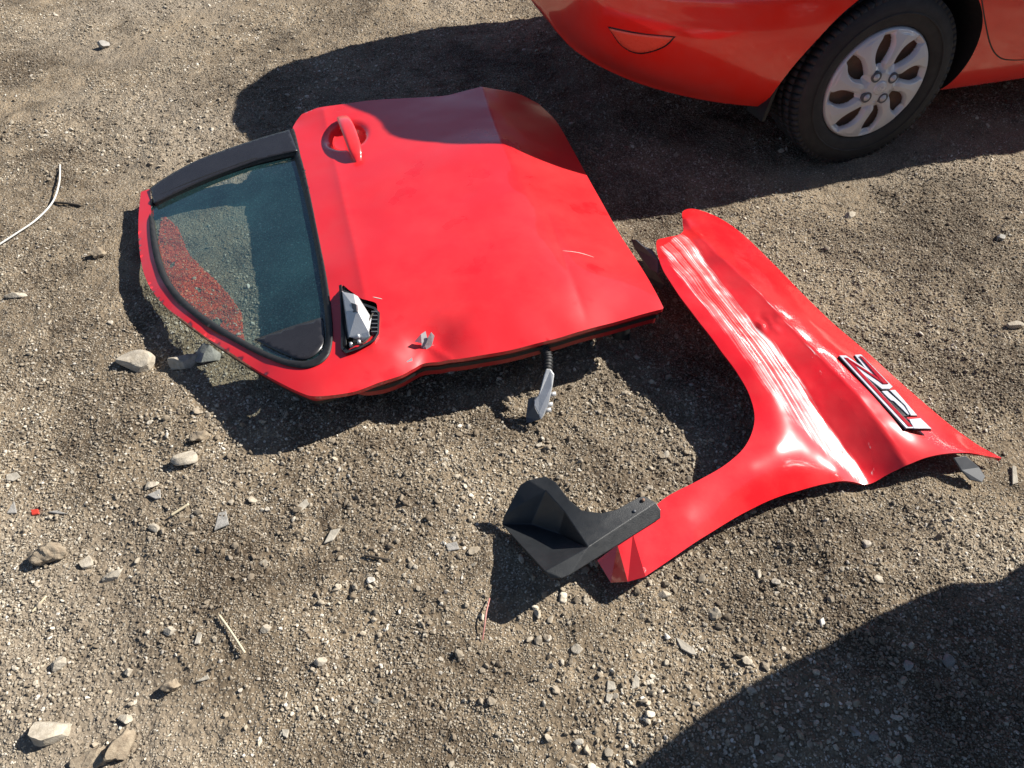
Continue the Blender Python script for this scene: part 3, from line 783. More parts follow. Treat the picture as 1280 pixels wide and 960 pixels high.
# torn-off mirror base: black housing with a folded metal bracket
def zat(px, py, up): z0 = .18; p = at(px, py, z0); z1 = float(tps([(p.x, p.y)])[0]); return at(px, py, z1 + up)
base = [(426, 361), (436, 365), (454, 379), (469, 384), (475, 391), (474, 417), (469, 426), (450, 436), (432, 442), (426, 436)]
cxm, cym = 449, 405
V = []; F = []; nb = len(base)
for sc_, up in ((1.0, .001), (.99, .010), (.90, .011), (.87, -.014), (.35, -.016)):
    for x, y in base: V.append(zat(cxm + (x - cxm) * sc_, cym + (y - cym) * sc_, up))
for k in range(4):
    for i in range(nb): F.append((k * nb + i, k * nb + (i + 1) % nb, (k + 1) * nb + (i + 1) % nb, (k + 1) * nb + i))
F.append(tuple(range(4 * nb, 5 * nb)))
mb = wmesh('mirror_base', V, F, MAT['black_plastic'], door, False)
def plate(name, polys, mat, parent, th=.003):
    V = []; F = []
    for pl in polys:
        b = len(V); V += [zat(x, y, u) for x, y, u in pl]; F.append(tuple(range(b, b + len(pl))))
    o = wmesh(name, V, F, mat, door, False); o.parent = parent; o.location = (0, 0, 0)
    bm = bmesh.new(); bm.from_mesh(o.data); bmesh.ops.remove_doubles(bm, verts=bm.verts, dist=.0008); bm.to_mesh(o.data); bm.free()
    return solidify(o, th, 0)
plate('mirror_bracket', [[(433, 389, .034), (446, 388, .046), (461, 415, .020), (462, 422, .012), (437, 421, .014)],
                         [(429, 365, .030), (442, 368, .034), (446, 388, .046), (433, 389, .034)],
                         [(442, 368, .034), (447, 371, .024), (464, 398, .010), (461, 415, .020), (446, 388, .046)],
                         [(429, 365, .030), (433, 389, .034), (437, 421, .014), (434, 424, -.002), (428, 395, .004), (426, 362, .010)],
                         [(437, 421, .014), (462, 422, .012), (458, 427, .002), (450, 425, .002)]], MAT['metal'], mb)
for i, (x, y) in enumerate(((448, 421), (439, 431), (449, 428))):
    p = zat(x, y, .014); bm = bmesh.new(); bmesh.ops.create_cone(bm, cap_ends=True, segments=10, radius1=.005, radius2=.004, depth=.012, matrix=Matrix.Translation(p - door.location))
    bm_obj('screw', bm, MAT['metal'], mb)
for i in range(6):
    a = zat(471, 391 + i * 5, .010); b = zat(466, 391 + i * 5, .004); bm = bmesh.new()
    bmesh.ops.create_cube(bm, size=1, matrix=Matrix.Translation((a + b) / 2 - door.location) @ Matrix.Diagonal((.016, .003, .010, 1))); bm_obj('rib', bm, MAT['grey_plastic'], mb, False)
plate('mirror_pivot', [[(440, 379, .040), (446, 381, .046), (447, 390, .046), (442, 391, .040)], [(448, 386, .030), (456, 397, .024), (455, 402, .022), (447, 392, .030)]], MAT['grey_plastic'], mb, .005)
plate('mirror_gasket', [[(424, 357, .022), (427, 356, .024), (431, 400, .022), (433, 430, .008), (430, 436, .004), (427, 400, .018)]], MAT['rubber'], mb, .003)
for pts_ in ([(436, 428, .012), (444, 431, .018), (455, 428, .016), (463, 420, .012)], [(466, 392, .012), (461, 402, .016), (463, 412, .012)]):
    W = [zat(*p) for p in pts_]; Cc = catmull([tuple(w) for w in W], 6); V = []; F = []
    for i, p in enumerate(Cc):
        for k in range(6): a = k * math.pi / 3; V.append((p[0] + .0022 * math.cos(a), p[1], p[2] + .0022 * math.sin(a)))
        if i: F += [((i - 1) * 6 + k, (i - 1) * 6 + (k + 1) % 6, i * 6 + (k + 1) % 6, i * 6 + k) for k in range(6)]
    o = wmesh('wire', V, F, MAT['twig'], door); o.parent = mb
for ln, wd_ in (([(703, 313), (725, 317), (742, 322)], .0008), ([(466, 371), (478, 373)], .0009)):
    W = [zat(x, y, .0009) for x, y in ln]; Cc = catmull([tuple(w) for w in W], 7); V = []; F = []; n_s = len(Cc)
    for i, p in enumerate(Cc):
        t_ = Vector(Cc[min(i + 1, n_s - 1)] - Cc[max(i - 1, 0)]).normalized(); s_ = t_.cross(Vector((0, 0, 1))).normalized() * wd_ * (.25 + math.sin(math.pi * i / (n_s - 1)) * random.uniform(.6, 1.1))
        zz_ = float(door_z([(p[0], p[1])])[0]) + .0007
        V += [Vector((p[0], p[1], zz_)) - s_, Vector((p[0], p[1], zz_)) + s_]
        if i: F.append((2 * i - 2, 2 * i - 1, 2 * i + 1, 2 * i))
    wmesh('scratch', V, F, MAT['white'], door)
# torn sheet metal at the dent
plate('torn_metal', [[(518, 427, .006), (526, 418, .022), (532, 414, .018), (534, 423, .010), (527, 429, .014)], [(534, 423, .010), (539, 415, .020), (543, 420, .012), (540, 431, .006), (534, 440, .003), (531, 432, .010)], [(527, 429, .014), (534, 423, .010), (531, 432, .010), (530, 441, .002), (527, 436, .004)]], MAT['metal'], door, .0015)
plate('torn_metal', [[(508, 452, .010), (515, 447, .014), (516, 453, .008), (511, 456, .006)]], MAT['metal'], door, .0015)
# wire boot and the hinge-side bracket hanging from the front edge
bo = catmull(pix([(672, 428, .135), (679, 434, .128), (684, 446, .112), (684, 463, .095)]), 14); V = []; F = []; nk = 14
for i, p in enumerate(bo):
    t_ = Vector(bo[min(i + 1, len(bo) - 1)] - bo[max(i - 1, 0)]).normalized(); s1 = t_.cross(Vector((0, 0, 1))).normalized(); s2 = s1.cross(t_)
    r_ = .0135 + (.0018 if i % 3 == 0 else -.0012)
    for k in range(nk): a = 2 * math.pi * k / nk; V.append(Vector(p) + s1 * r_ * math.cos(a) + s2 * r_ * math.sin(a))
for i in range(len(bo) - 1):
    for k in range(nk): F.append((i * nk + k, i * nk + (k + 1) % nk, (i + 1) * nk + (k + 1) % nk, (i + 1) * nk + k))
F += [tuple(range(nk)), tuple(range((len(bo) - 1) * nk, len(bo) * nk))]
wmesh('wire_boot', V, F, MAT['rubber'], door)
hb = [[(683, 461, .105), (689, 462, .105), (693, 468, .098), (691, 482, .082), (686, 505, .052), (680, 520, .030), (676, 525, .024), (673, 517, .034), (668, 507, .045), (668, 500, .052), (673, 495, .06), (676, 485, .075), (680, 470, .095)]]
V = [at(*p) for p in hb[0]]; o = wmesh('check_bracket', V, [tuple(range(len(V)))], MAT['metal'], door, False); solidify(o, .007); bevel(o, .0025, 2); hbk = o
V = [at(*p) for p in ((673, 495, .053), (667, 496, .050), (660, 498, .044), (657, 522, .004), (658, 529, .001), (673, 525, .012), (676, 524, .018), (668, 507, .038), (668, 500, .046))]
o = wmesh('bracket_arm', V, [tuple(range(len(V)))], MAT['grey_plastic'], door, False); solidify(o, .006); bevel(o, .002, 2)
for x, y, z in ((690, 493, .055), (686, 506, .040), (684, 513, .032)):
    p = at(x, y, z) - door.location; bm = bmesh.new(); bmesh.ops.create_cone(bm, cap_ends=True, segments=12, radius1=.0065, radius2=.0055, depth=.02, matrix=Matrix.Translation(p) @ Matrix.Rotation(R(70), 4, 'Y'))
    bm_obj('bolt', bm, MAT['metal'], door)

# ------------------------------------------------------------------ crumpled fender
fen = empty('car_fender', at(980, 520, 0)); tag(fen, 'crumpled red car fender with white scrape marks and a chrome badge', 'fender')
f_in = [(822, 318, .150), (830, 340, .154), (848, 368, .156), (872, 400, .150), (900, 437, .138), (924, 470, .124), (939, 500, .114), (943, 528, .108), (932, 557, .106), (908, 580, .106), (872, 601, .104), (835, 620, .100), (812, 640, .098)]
f_end = [(790, 668, .094, 1), (806, 721, .064, 1)]
f_low = [(840, 698, .066), (885, 668, .064), (940, 636, .058), (1000, 613, .048), (1040, 603, .040), (1065, 602, .026), (1086, 605, .014), (1108, 594, .026), (1132, 583, .048), (1158, 572, .062), (1182, 567, .066), (1212, 566, .056)]
f_r = [(1253, 573, .020, 1), (1222, 556, .028), (1185, 529, .034), (1120, 473, .042), (1080, 437, .048), (1040, 403, .055), (1000, 364, .066), (960, 323, .082), (925, 290, .102), (900, 273, .118), (876, 263, .134), (862, 261, .142), (853, 265, .146)]
f_top = [(853, 278, .144), (854, 289, .138), (846, 294, .144), (832, 297, .150), (821, 301, .148)]
fo = f_in + f_end + f_low + f_r + f_top
FO = closed_px(fo, 6)
valley = pix([(854, 289, .140), (880, 327, .136), (897, 355, .131), (920, 382, .126), (942, 409, .118), (987, 455, .099), (1010, 496, .082), (1031, 525, .065), (1055, 560, .043), (1079, 588, .024), (1086, 604, .014)])
ridg = pix([(857, 274, .150), (880, 300, .151), (905, 325, .147), (935, 352, .142), (965, 382, .135), (992, 412, .125), (1020, 440, .116), (1050, 472, .106), (1073, 496, .098), (1100, 533, .082), (1116, 557, .066), (1132, 582, .050)])
fc = [tuple(p[:3]) for p in pix(fo)] + valley + ridg + pix([
    (845, 318, .160), (866, 345, .162), (890, 385, .158), (915, 415, .150), (945, 455, .136), (965, 490, .122), (985, 525, .104), (1010, 560, .080), (1045, 590, .048), (970, 560, .104), (940, 585, .100), (985, 595, .074), (900, 620, .088), (860, 650, .086), (930, 612, .084), (820, 680, .080),
    (880, 282, .142), (930, 322, .128), (985, 375, .114), (1030, 420, .100), (1080, 470, .088), (1120, 510, .076), (1150, 545, .068), (1185, 552, .058)])
tf = TPS(fc, 6e-5)
def fen_z(P):
    P = np.asarray(P)[:, :2]; z = tf(P)
    d, u, s = dist_poly(P, valley); z -= .005 * np.exp(-d / .010) * np.clip(u * 12, 0, 1) * np.clip((1 - u) * 12, 0, 1)
    d, u, s = dist_poly(P, ridg); z += .004 * np.exp(-d / .010)
    kk = np.array(at(955, 414, .1))[:2]; r2 = ((P - kk) ** 2).sum(1); z += .005 * np.exp(-r2 / .022 ** 2) * np.sin(P[:, 0] * 190 + P[:, 1] * 60)
    z += .010 * np.exp(-r2 / .035 ** 2) * fbm(P[:, 0], P[:, 1], 45, 2, 61)
    band, u2, s2 = dist_poly(P, valley); z += .0022 * fbm(P[:, 0] * 1.0, P[:, 1], 22, 3, 21) * np.exp(-band / .08)
    return z
VF, FF = patch(FO, .0068)
zf = fen_z(VF); o = wmesh('fender_skin', np.c_[VF, zf], FF, MAT['paint_scuff'], fen); fskin = o
band = np.array([at(x, y, z)[:2] for x, y, z in [(823, 305, .16), (834, 297, .165), (850, 291, .13), (878, 327, .11), (897, 356, .106), (920, 384, .102), (942, 411, .096), (990, 462, .08), (1031, 528, .052), (1080, 590, .02), (1084, 604, .014), (1072, 603, .02), (1040, 572, .06), (1000, 532, .10), (960, 488, .13), (918, 428, .155), (880, 380, .17), (846, 342, .175)]])
inside = in_poly(VF, band); dd_ = dist_poly(VF, band, True)[0]
amt = np.where(inside, np.clip(.55 + dd_ / .02, 0, 1), np.clip(.55 - dd_ / .014, 0, 1))
nick = np.array([at(*p)[:2] for p in [(1010, 445, .1), (1035, 480, .1), (1062, 510, .08), (1080, 545, .06), (1095, 575, .04), (1090, 598, .02)]])
dn_, _, _ = dist_poly(VF, nick); amt = np.maximum(amt, 1.12 * np.exp(-(dn_ / .006) ** 2) * (np.abs(fbm(VF[:, 0], VF[:, 1], 40, 2, 9)) * 2.5).clip(0, 1))
nk2 = np.array([at(*p)[:2] for p in [(938, 356, .14), (975, 395, .13), (1010, 432, .12), (1055, 478, .1)]]); dn_, _, _ = dist_poly(VF, nk2); amt = np.maximum(amt, 1.15 * np.exp(-(dn_ / .004) ** 2))
a_ = fskin.data.attributes.new('scuff_amount', 'FLOAT', 'POINT'); a_.data.foreach_set('value', amt.astype(np.float32))
sd_ = np.array(at(1086, 604, .014) - at(853, 289, .112))[:2]; sd_ /= np.linalg.norm(sd_); sp_ = np.array([-sd_[1], sd_[0]])
uvl = fskin.data.uv_layers.new(name='scuff'); li = np.array([l.vertex_index for l in fskin.data.loops])
uvl.data.foreach_set('uv', np.stack([VF[li] @ sd_, VF[li] @ sp_], 1).astype(np.float32).ravel())
rimf = resample(FO, .0068); rimf[:, 2] = fen_z(rimf)
skirt(rimf, .0, -.010, .0, 'rolled_edge', MAT['paint'], fen, .004)
# folded lower end
V = [at(*p) for p in ((791, 667, .0945), (807, 721, .0645), (772, 681, .088), (785, 727, .050), (747, 700, .056), (764, 728, .018))]
o = wmesh('folded_end', V, [(0, 1, 3, 2), (2, 3, 5, 4)], MAT['paint'], fen, False); solidify(o, .002)
# black liner clip at the top end
V = [at(*p) for p in ((790, 300, .080), (797, 300, .095), (806, 308, .112), (816, 312, .125), (825, 326, .138), (824, 342, .128), (814, 338, .105), (803, 324, .085), (795, 311, .075))]
o = wmesh('liner_clip', V, [tuple(range(9))], MAT['grey_plastic'], fen, False); solidify(o, .006); bevel(o, .002)
V = [at(*p) for p in ((803, 318, .05), (818, 336, .06), (832, 356, .07), (826, 362, .03), (808, 344, .02))]
o = wmesh('liner_strip', V, [tuple(range(5))], MAT['grey_plastic'], fen, False); solidify(o, .004)
V = [at(*p) for p in ((1190, 572, .045), (1206, 570, .045), (1222, 584, .022), (1230, 596, .012), (1226, 603, .008), (1211, 600, .010), (1200, 588, .024))]
o = wmesh('mounting_tab', V, [tuple(range(7))], MAT['grey_plastic'], fen, False); solidify(o, .005); bevel(o, .0015)
# badge: chrome frame, red inlays, silver numerals, standing on the fender
def bz(x, y, up):
    """badge drawing coordinates (8x photo) -> point up above the badge plane"""
    px, py = 1030 + x / 8, 430 + y / 8
    p = at(px, py, .09); s_ = (p.x * sd_[0] + p.y * sd_[1]); return px, py, up
bc = [at(1030 + x / 8, 430 + y / 8, z) for x, y, z in ((145, 110, .112), (370, 100, .112), (820, 850, .082), (1080, 850, .082))]
nb_ = ((bc[1] - bc[0]).cross(bc[2] - bc[0])); nb_ = nb_ if nb_.z > 0 else -nb_; nb_.normalize(); pb = bc[0]
# rest the badge plane on the fender
ctr = sum(bc, Vector()) / 4; lift = float(fen_z([(ctr.x, ctr.y)])[0]) - ctr.z; 
def bp(x, y, up=0):
    o = Vector((0, 0, CAM_H)); r_ = at(1030 + x / 8, 430 + y / 8, 0) - o
    t_ = nb_.dot(pb + Vector((0, 0, max(0, lift) + .002)) - o) / nb_.dot(r_); return o + r_ * t_ + nb_ * up
badge = None
def badge_piece(name, polys, up, th, mat, parent):
    V = []; F = []
    for pl in polys:
        b = len(V); V += [bp(x, y, up) for x, y in pl]; F.append(tuple(range(b, b + len(pl))))
    o = wmesh(name, V, F, mat, fen, False); o.parent = parent; o.location = (0, 0, 0)
    bm = bmesh.new(); bm.from_mesh(o.data); bmesh.ops.remove_doubles(bm, verts=bm.verts, dist=.0004)
    bmesh.ops.recalc_face_normals(bm, faces=bm.faces)
    for f in bm.faces:
        if f.normal.dot(nb_) < 0: f.normal_flip()
    bm.to_mesh(o.data); bm.free(); solidify(o, th); bevel(o, .0007, 1); return o
def grow(pl, e):
    c_ = np.array(pl, float); L = inset_loop(np.c_[c_, np.zeros(len(c_))], -e); return [tuple(p[:2]) for p in L]
# black rims paint the dark reflections on the chrome side walls, holes left open between the strokes
zbar = [(150, 112), (222, 112), (905, 842), (822, 842)]
zdia = [(150, 112), (222, 112), (690, 425), (655, 448), (580, 448)]
zrt = [(305, 106), (372, 100), (690, 425), (580, 448)]
badge = badge_piece('badge', [grow(zbar, 9)], -.0014, .0075, MAT['gloss_black'], fen)
for pl_, u_ in ((zdia, -.0017), (zrt, -.0020), ([(575, 470), (700, 458), (935, 716), (800, 712)], -.0023), ([(850, 752), (965, 740), (1078, 848), (900, 845)], -.0026)): badge_piece('dark_reflection', [grow(pl_, 9)], u_, .006, MAT['gloss_black'], badge)
badge_piece('tail_bar', [zbar], 0, .0025, MAT['chrome'], badge)
badge_piece('letter_z', [zdia], -.0002, .0022, MAT['chrome'], badge); badge_piece('letter_z', [zrt], -.0004, .0020, MAT['chrome'], badge)
badge_piece('red_inlay', [[(195, 135), (240, 138), (888, 828), (842, 828)]], .0010, .002, MAT['badge_red'], badge)
badge_piece('red_inlay', [[(200, 135), (262, 160), (640, 402), (588, 402), (560, 380)]], .0018, .002, MAT['badge_red'], badge)
badge_piece('red_inlay', [[(348, 122), (384, 128), (645, 400), (590, 402)]], .0026, .002, MAT['badge_red'], badge)
badge_piece('numeral_seven', [[(575, 470), (632, 466), (800, 618), (856, 706), (838, 706), (700, 572), (668, 562)]], .0002, .0022, MAT['chrome'], badge)
badge_piece('numeral_seven', [[(655, 463), (690, 459), (712, 459), (935, 716), (868, 716), (812, 616)]], .0006, .0022, MAT['chrome'], badge)
badge_piece('numeral_one', [[(850, 752), (965, 740), (1078, 848), (900, 845)]], .0004, .0022, MAT['chrome'], badge)

# ------------------------------------------------------------------ black plastic splash guard lying on the fender end
gd = empty('splash_guard', at(700, 680, 0)); tag(gd, 'black grained plastic splash guard piece leaning on the lower end of the fender', 'splash guard')
K = {'A': (627, 655, .024), 'A2': (630, 645, .042), 'B': (650, 606, .096), 'B2': (660, 600, .106), 'C': (682, 595, .112), 'D': (694, 602, .114), 'E': (712, 625, .118), 'E2': (728, 638, .120), 'E3': (752, 641, .122), 'E4': (772, 636, .123), 'F': (797, 622, .123), 'F2': (805, 620, .122), 'G': (820, 628, .118), 'G2': (826, 637, .112),
     'H': (826, 648, .100), 'H2': (815, 655, .098), 'I': (712, 719, .104), 'I2': (702, 723, .104), 'J': (688, 724, .098), 'J2': (668, 704, .062), 'K': (681, 714, .110), 'L': (735, 684, .122), 'M': (682, 613, .106), 'N': (664, 655, .036), 'O': (699, 667, .048), 'O2': (716, 678, .066), 'Q': (656, 627, .080), 'S': (706, 640, .112)}
names = list(K); ix = {k: i for i, k in enumerate(names)}; V = [at(*K[k]) for k in names]
faces = ['A A2 Q N', 'A2 B Q', 'B B2 M Q', 'B2 C M', 'C D M', 'D E S M', 'E E2 L S', 'E2 E3 L', 'E3 E4 L', 'E4 F G L', 'F F2 G', 'Q M N', 'M S O N', 'S L O2 O', 'A N O K', 'O O2 L K', 'K L I I2', 'L G G2 H2', 'L H2 I', 'G2 H H2', 'K I2 J', 'A K J J2']
F = [tuple(ix[k] for k in f.split()) for f in faces]
o = wmesh('moulded_tray', V, F, MAT['black_plastic'], gd, True)
bm = bmesh.new(); bm.from_mesh(o.data); bmesh.ops.recalc_face_normals(bm, faces=bm.faces)
if sum(f.normal.z * f.calc_area() for f in bm.faces) < 0: bmesh.ops.reverse_faces(bm, faces=bm.faces)
bm.to_mesh(o.data); bm.free()
solidify(o, .005); mb_ = bevel(o, .0095, 4); o.modifiers['bevel'].angle_limit = R(22); o.modifiers['bevel'].harden_normals = True
p = at(804, 625, .124) - gd.location; bm = bmesh.new(); bmesh.ops.create_cone(bm, cap_ends=True, segments=16, radius1=.004, radius2=.0035, depth=.004, matrix=Matrix.Translation(p)); bm_obj('rusty_screw', bm, MAT['rust'], gd)
p = at(793, 639, .1215) - gd.location; bm = bmesh.new(); bmesh.ops.create_cone(bm, cap_ends=True, segments=12, radius1=.004, radius2=.003, depth=.004, matrix=Matrix.Translation(p)); bm_obj('plastic_clip', bm, MAT['grey_plastic'], gd)
#PART4
# ------------------------------------------------------------------ single stones, shards and litter
def stone_mesh(seed, size, asp, flat, cuts=9, sub=4, rough=.5):
    cuts += 4; r = np.random.default_rng(seed); bm = bmesh.new(); bmesh.ops.create_icosphere(bm, subdivisions=sub, radius=.5)
    ds = r.normal(size=(cuts, 3)); ds /= np.linalg.norm(ds, axis=1)[:, None]; off = r.uniform(.22, .40, cuts)
    k = r.uniform(-9, 9, (6, 3)); ph = r.uniform(0, 6, 6)
    for v in bm.verts:
        p = np.array(v.co)
        for d, o in zip(ds, off):
            t = p @ d
            if t > o: p = p - d * (t - o) * .93
        p = p * (1 + rough * (.04 * np.sin(k @ p + ph).sum() + .035 * np.sin(3.1 * (k[:3] @ p) + ph[:3]).sum()))
        v.co = Vector((p[0] * size, p[1] * size * asp, p[2] * size * flat))
    return bm
def stone(name, px, py, wpx, asp, flat, mat, label, cat='stone', seed=1, rz=0.0, rough=.5, cuts=9, sink=.27):
    p = at(px, py, 0); zc = p.y * _c + CAM_H * _s; size = wpx * zc / CAM_F * 1.12
    g = float(gh(np.array([p.x]), np.array([p.y]))[0])
    o = bm_obj(name, stone_mesh(seed, size * 1.12, asp, flat, cuts, 4, rough), mat); autosmooth(o, 16)
    o.location = (p.x, p.y, g + size * flat * (.5 - sink)); o.rotation_euler = (0, 0, rz)
    return tag(o, label, cat)
def shard(name, pts, mat, label, cat='shard', th=.004, lift=.006, tilt=0.012):
    P = [at(x, y, 0) for x, y in pts]; c = sum(P, Vector()) / len(P); P = [c + (p - c) * .88 for p in P]; g = float(gh(np.array([c.x]), np.array([c.y]))[0])
    V = [(p.x - c.x, p.y - c.y, (p.x - c.x) * tilt * 6) for p in P]
    o = mesh(name, V, [tuple(range(len(V)))], mat, None, False); o.location = (c.x, c.y, g + lift - .002)
    if o.data.polygons[0].normal.z < 0: o.data.flip_normals()
    solidify(o, th); bevel(o, th * .25, 1); return tag(o, label, cat)
def wire(name, pxs, rad, mat, label, cat, taper=0.0):
    pts = [(p[0], p[1], p[2]) for p in pxs]; W = []
    for x, y, up in pts:
        p = at(x, y, up); g = float(gh(np.array([p.x]), np.array([p.y]))[0]); W.append(tuple(at(x, y, g + up)))
    C_ = catmull(W, 10); V = []; F = []; nk = 8; c = Vector(C_[0]); c.z = 0
    for i, p in enumerate(C_):
        t_ = Vector(C_[min(i + 1, len(C_) - 1)] - C_[max(i - 1, 0)]).normalized(); s1 = t_.cross(Vector((0, 0, 1))).normalized(); s2 = s1.cross(t_); r_ = rad * (1 - taper * i / len(C_))
        for k in range(nk): a = 2 * math.pi * k / nk; V.append(Vector(p) - c + s1 * r_ * math.cos(a) + s2 * r_ * math.sin(a))
    for i in range(len(C_) - 1):
        for k in range(nk): F.append((i * nk + k, i * nk + (k + 1) % nk, (i + 1) * nk + (k + 1) % nk, (i + 1) * nk + k))
    F += [tuple(range(nk))[::-1], tuple(range((len(C_) - 1) * nk, len(C_) * nk))]
    o = mesh(name, V, F, mat); o.location = c; return tag(o, label, cat)
SP, SG, CL, SH = MAT['stone_pale'], MAT['stone_grey'], MAT['clod'], MAT['shard']
for i, (px, py, w, asp, fl, m, lb, rz, rough, cuts) in enumerate([
    (65, 920, 48, .85, .55, SP, 'large pale angular stone in the bottom left corner', .5, .35, 8),
    (152, 936, 44, .62, .6, CL, 'crumbly elongated pale lump right of the large angular corner stone', 1.0, 1.3, 6),
    (114, 947, 40, .7, .5, CL, 'crumbly lump at the bottom edge between the corner stone and the elongated lump', .7, 1.3, 6),
    (172, 455, 40, .72, .55, SP, 'big rounded cream stone left of the door window frame', 0, .25, 5),
    (231, 456, 40, .48, .55, SP, 'elongated pale stone half in the shadow of the door frame', .1, .25, 6),
    (263, 447, 30, .85, .8, SG, 'dark grey rounded stone tucked against the window frame', .3, .3, 6),
    (233, 577, 27, .85, .65, SP, 'round cream stone below the door corner shadow', .4, .3, 6),
    (66, 696, 38, .75, .8, CL, 'brown dirt clod with a deep black shadow at the left', .2, 1.2, 7),
    (108, 704, 17, .8, .7, SP, 'small pale pebble just right of the shadowed brown clod', .2, .4, 7),
    (142, 718, 24, .5, .5, SP, 'flat whitish chunk right of the small pebble and clod', .6, .5, 7),
    (189, 609, 15, .85, .7, SP, 'small round pale pebble above a flat grey flake', 0, .3, 7),
    (195, 662, 13, .9, .7, SP, 'little round cream pebble below the thin white straw stub', 0, .3, 7),
    (72, 832, 21, .8, .7, SP, 'yellowish chunk casting a dark shadow above the large corner stone', .3, .6, 8),
    (218, 859, 22, .8, .8, CL, 'small dark dirt clod left of the grey triangular flake', .3, 1.2, 7),
    (158, 899, 17, .9, .8, SP, 'pale pebble touching the top of the elongated crumbly lump', .3, .4, 7),
    (160, 841, 11, .9, .8, SP, 'small round tan pebble between two dark spots, lower left', .1, .3, 7),
    (403, 830, 15, .8, .8, SP, 'pale angular pebble amid dark clods at lower centre left', .3, .5, 8),
    (335, 790, 12, .8, .7, SP, 'yellowish oval pebble just right of the long straw', .3, .3, 8),
    (472, 878, 9, .9, .8, SP, 'bright white pebble at the bottom centre', .3, .4, 8),
    (721, 815, 12, .95, .5, SP, 'round whitish flat pebble below the splash guard shadow', 0, .2, 5),
    (830, 743, 15, .55, .5, SP, 'oval cream pebble just below the fender end', .2, .3, 6),
    (1183, 827, 16, .95, .55, SG, 'round lilac grey pebble inside the lower right shadow', .2, .3, 6),
    (1067, 915, 13, .9, .6, SG, 'left one of two round pebbles deep in the lower right shadow', .2, .3, 6),
    (1093, 921, 14, .8, .6, SG, 'right one of two round pebbles deep in the lower right shadow', .2, .3, 6),
    (1131, 834, 14, .8, .6, SG, 'grey pebble left of the round lilac pebble in the shadow', .5, .4, 7),
    (1062, 273, 15, .6, .5, SP, 'pale pebble on sunlit gravel right of the fender top', .3, .4, 7),
    (1250, 300, 13, .7, .6, SG, 'grey stone near the right edge below the parked car shadow', .3, .4, 7),
    (1265, 412, 18, .6, .5, SP, 'white stone at the right edge level with the badge', .2, .4, 7),
    (130, 58, 14, .8, .7, SG, 'dark grey stone in the upper left dirt', .3, .5, 8),
    (124, 318, 18, .8, .7, CL, 'tan clod left of the window frame', .2, 1.0, 8),
    (20, 368, 24, .5, .4, SP, 'pale flat lump at the left edge below the white wire', .1, .7, 8),
    (253, 551, 22, .8, .8, CL, 'dark crumbly clod by the edge of the door shadow', .3, 1.2, 8),
    (215, 792, 13, .8, .6, SP, 'small cream stone left of the long straw', .3, .4, 7)]):
    stone('stone' if m is not CL else 'dirt_clod', px, py, w, asp, fl, m, lb, 'stone' if m is not CL else 'dirt clod', 300 + i, rz, rough, cuts)
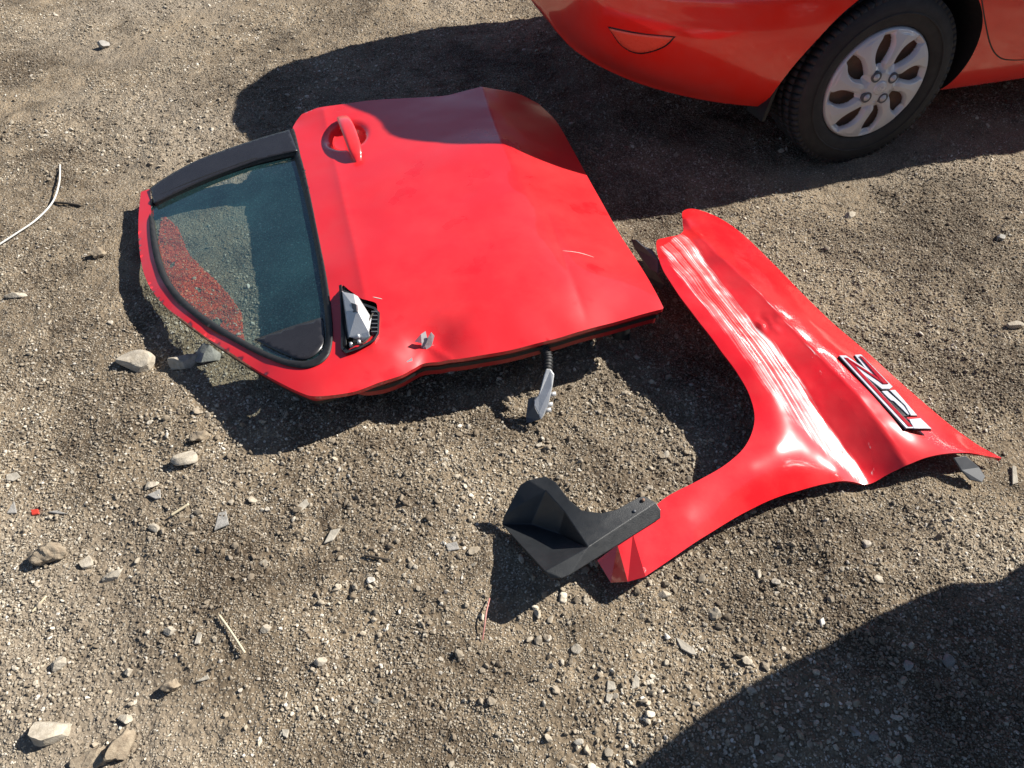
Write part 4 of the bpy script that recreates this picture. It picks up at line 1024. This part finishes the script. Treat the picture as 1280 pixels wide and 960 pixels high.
for i, (pts, m, lb, nm) in enumerate([
    ([(842, 795), (852, 800), (868, 812), (872, 822), (864, 820), (850, 812)], SH, 'long pale pointed flake below the fender, nearest the lower right shadow', 'stone_flake'),
    ([(758, 852), (768, 855), (770, 866), (757, 866)], SH, 'small square pale flake at lower centre, upper of a pair', 'stone_flake'),
    ([(757, 868), (767, 870), (761, 882), (756, 878)], SH, 'small pointed pale flake at lower centre, lower of a pair', 'stone_flake'),
    ([(794, 842), (799, 850), (799, 862), (788, 865), (789, 854)], SH, 'leaf shaped pale flake right of the flake pair', 'stone_flake'),
    ([(274, 643), (285, 641), (289, 660), (268, 668)], SG, 'grey triangular flake below the round cream stone', 'stone_flake'),
    ([(4, 590), (20, 587), (26, 594), (14, 600), (5, 598)], SH, 'pale grey flake at the left edge above a dark triangular one', 'stone_flake'),
    ([(5, 640), (16, 622), (20, 640)], SG, 'dark grey triangular flake at the left edge', 'stone_flake'),
    ([(184, 622), (203, 614), (204, 627), (196, 628)], SG, 'flat grey flake under the small round pebble', 'stone_flake'),
    ([(404, 683), (414, 664), (428, 662), (418, 678)], SH, 'grey oblong flake left of the splash guard', 'stone_flake'),
    ([(556, 684), (572, 681), (576, 692), (560, 694)], SG, 'grey flake lying just left of the splash guard', 'stone_flake'),
    ([(371, 634), (384, 624), (388, 632), (376, 642)], SH, 'pale flake in the sun below the door', 'stone_flake'),
    ([(243, 808), (248, 790), (255, 792), (251, 807)], SH, 'light grey oblong flake just left of the long straw', 'stone_flake'),
    ([(244, 855), (262, 845), (265, 851), (253, 854)], SH, 'small grey triangular flake below the long straw', 'stone_flake'),
    ([(352, 912), (363, 913), (360, 925), (354, 922)], SH, 'small white flake by a dark hole near the bottom', 'stone_flake'),
    ([(1265, 580), (1271, 581), (1274, 604), (1266, 606)], SH, 'upright pale chip right of the fender tip', 'stone_flake'),
    ([(1090, 888), (1096, 887), (1099, 893), (1094, 896)], SH, 'small bluish white chip in the lower right shadow', 'stone_flake'),
    ([(55, 638), (70, 636), (86, 642), (72, 641)], SG, 'thin dark sliver beside the red plastic bit', 'stone_flake'),
    ([(1022, 777), (1027, 774), (1030, 784), (1024, 786)], MAT['white'], 'small white plastic scrap left of the lower right shadow', 'plastic_scrap'),
    ([(35, 634), (46, 633), (48, 640), (37, 642)], MAT['orange'], 'little bright red plastic bit at the left', 'plastic_bit')]):
    shard(nm, pts, m, lb, nm.replace('_', ' '), .004 if 'flake' in nm else .006, .007, .01)
wire('white_wire', [(75, 206, .012), (74, 228, .018), (66, 252, .02), (46, 274, .014), (20, 292, .01), (-8, 310, .008)], .003, MAT['white'], 'curved white cable end on the gravel at the left edge', 'cable')
wire('black_twig', [(66, 253, .004), (82, 254, .006), (101, 257, .004)], .004, MAT['twig'], 'short black twig beside the white cable', 'twig')
wire('straw', [(274, 769, .008), (289, 790, .010), (306, 816, .014)], .0023, MAT['straw'], 'long pale straw standing off the gravel at the lower left', 'straw')
wire('straw', [(214, 644, .008), (236, 630, .012)], .003, MAT['straw'], 'short white straw stub left of the grey triangular flake', 'straw')
wire('straw', [(40, 765, .006), (58, 745, .01)], .0022, MAT['straw'], 'thin straw at lower left above the yellowish chunk', 'straw')
wire('twig', [(455, 694, .004), (472, 697, .006), (488, 700, .004)], .0025, MAT['twig'], 'thin grey twig on sunlit dirt left of the splash guard', 'twig')
wire('pink_wire', [(612, 748, .006), (608, 765, .02), (606, 780, .016), (603, 800, .004)], .0016, MAT['pinkwire'], 'thin pink wire at the tip of the splash guard shadow', 'wire')
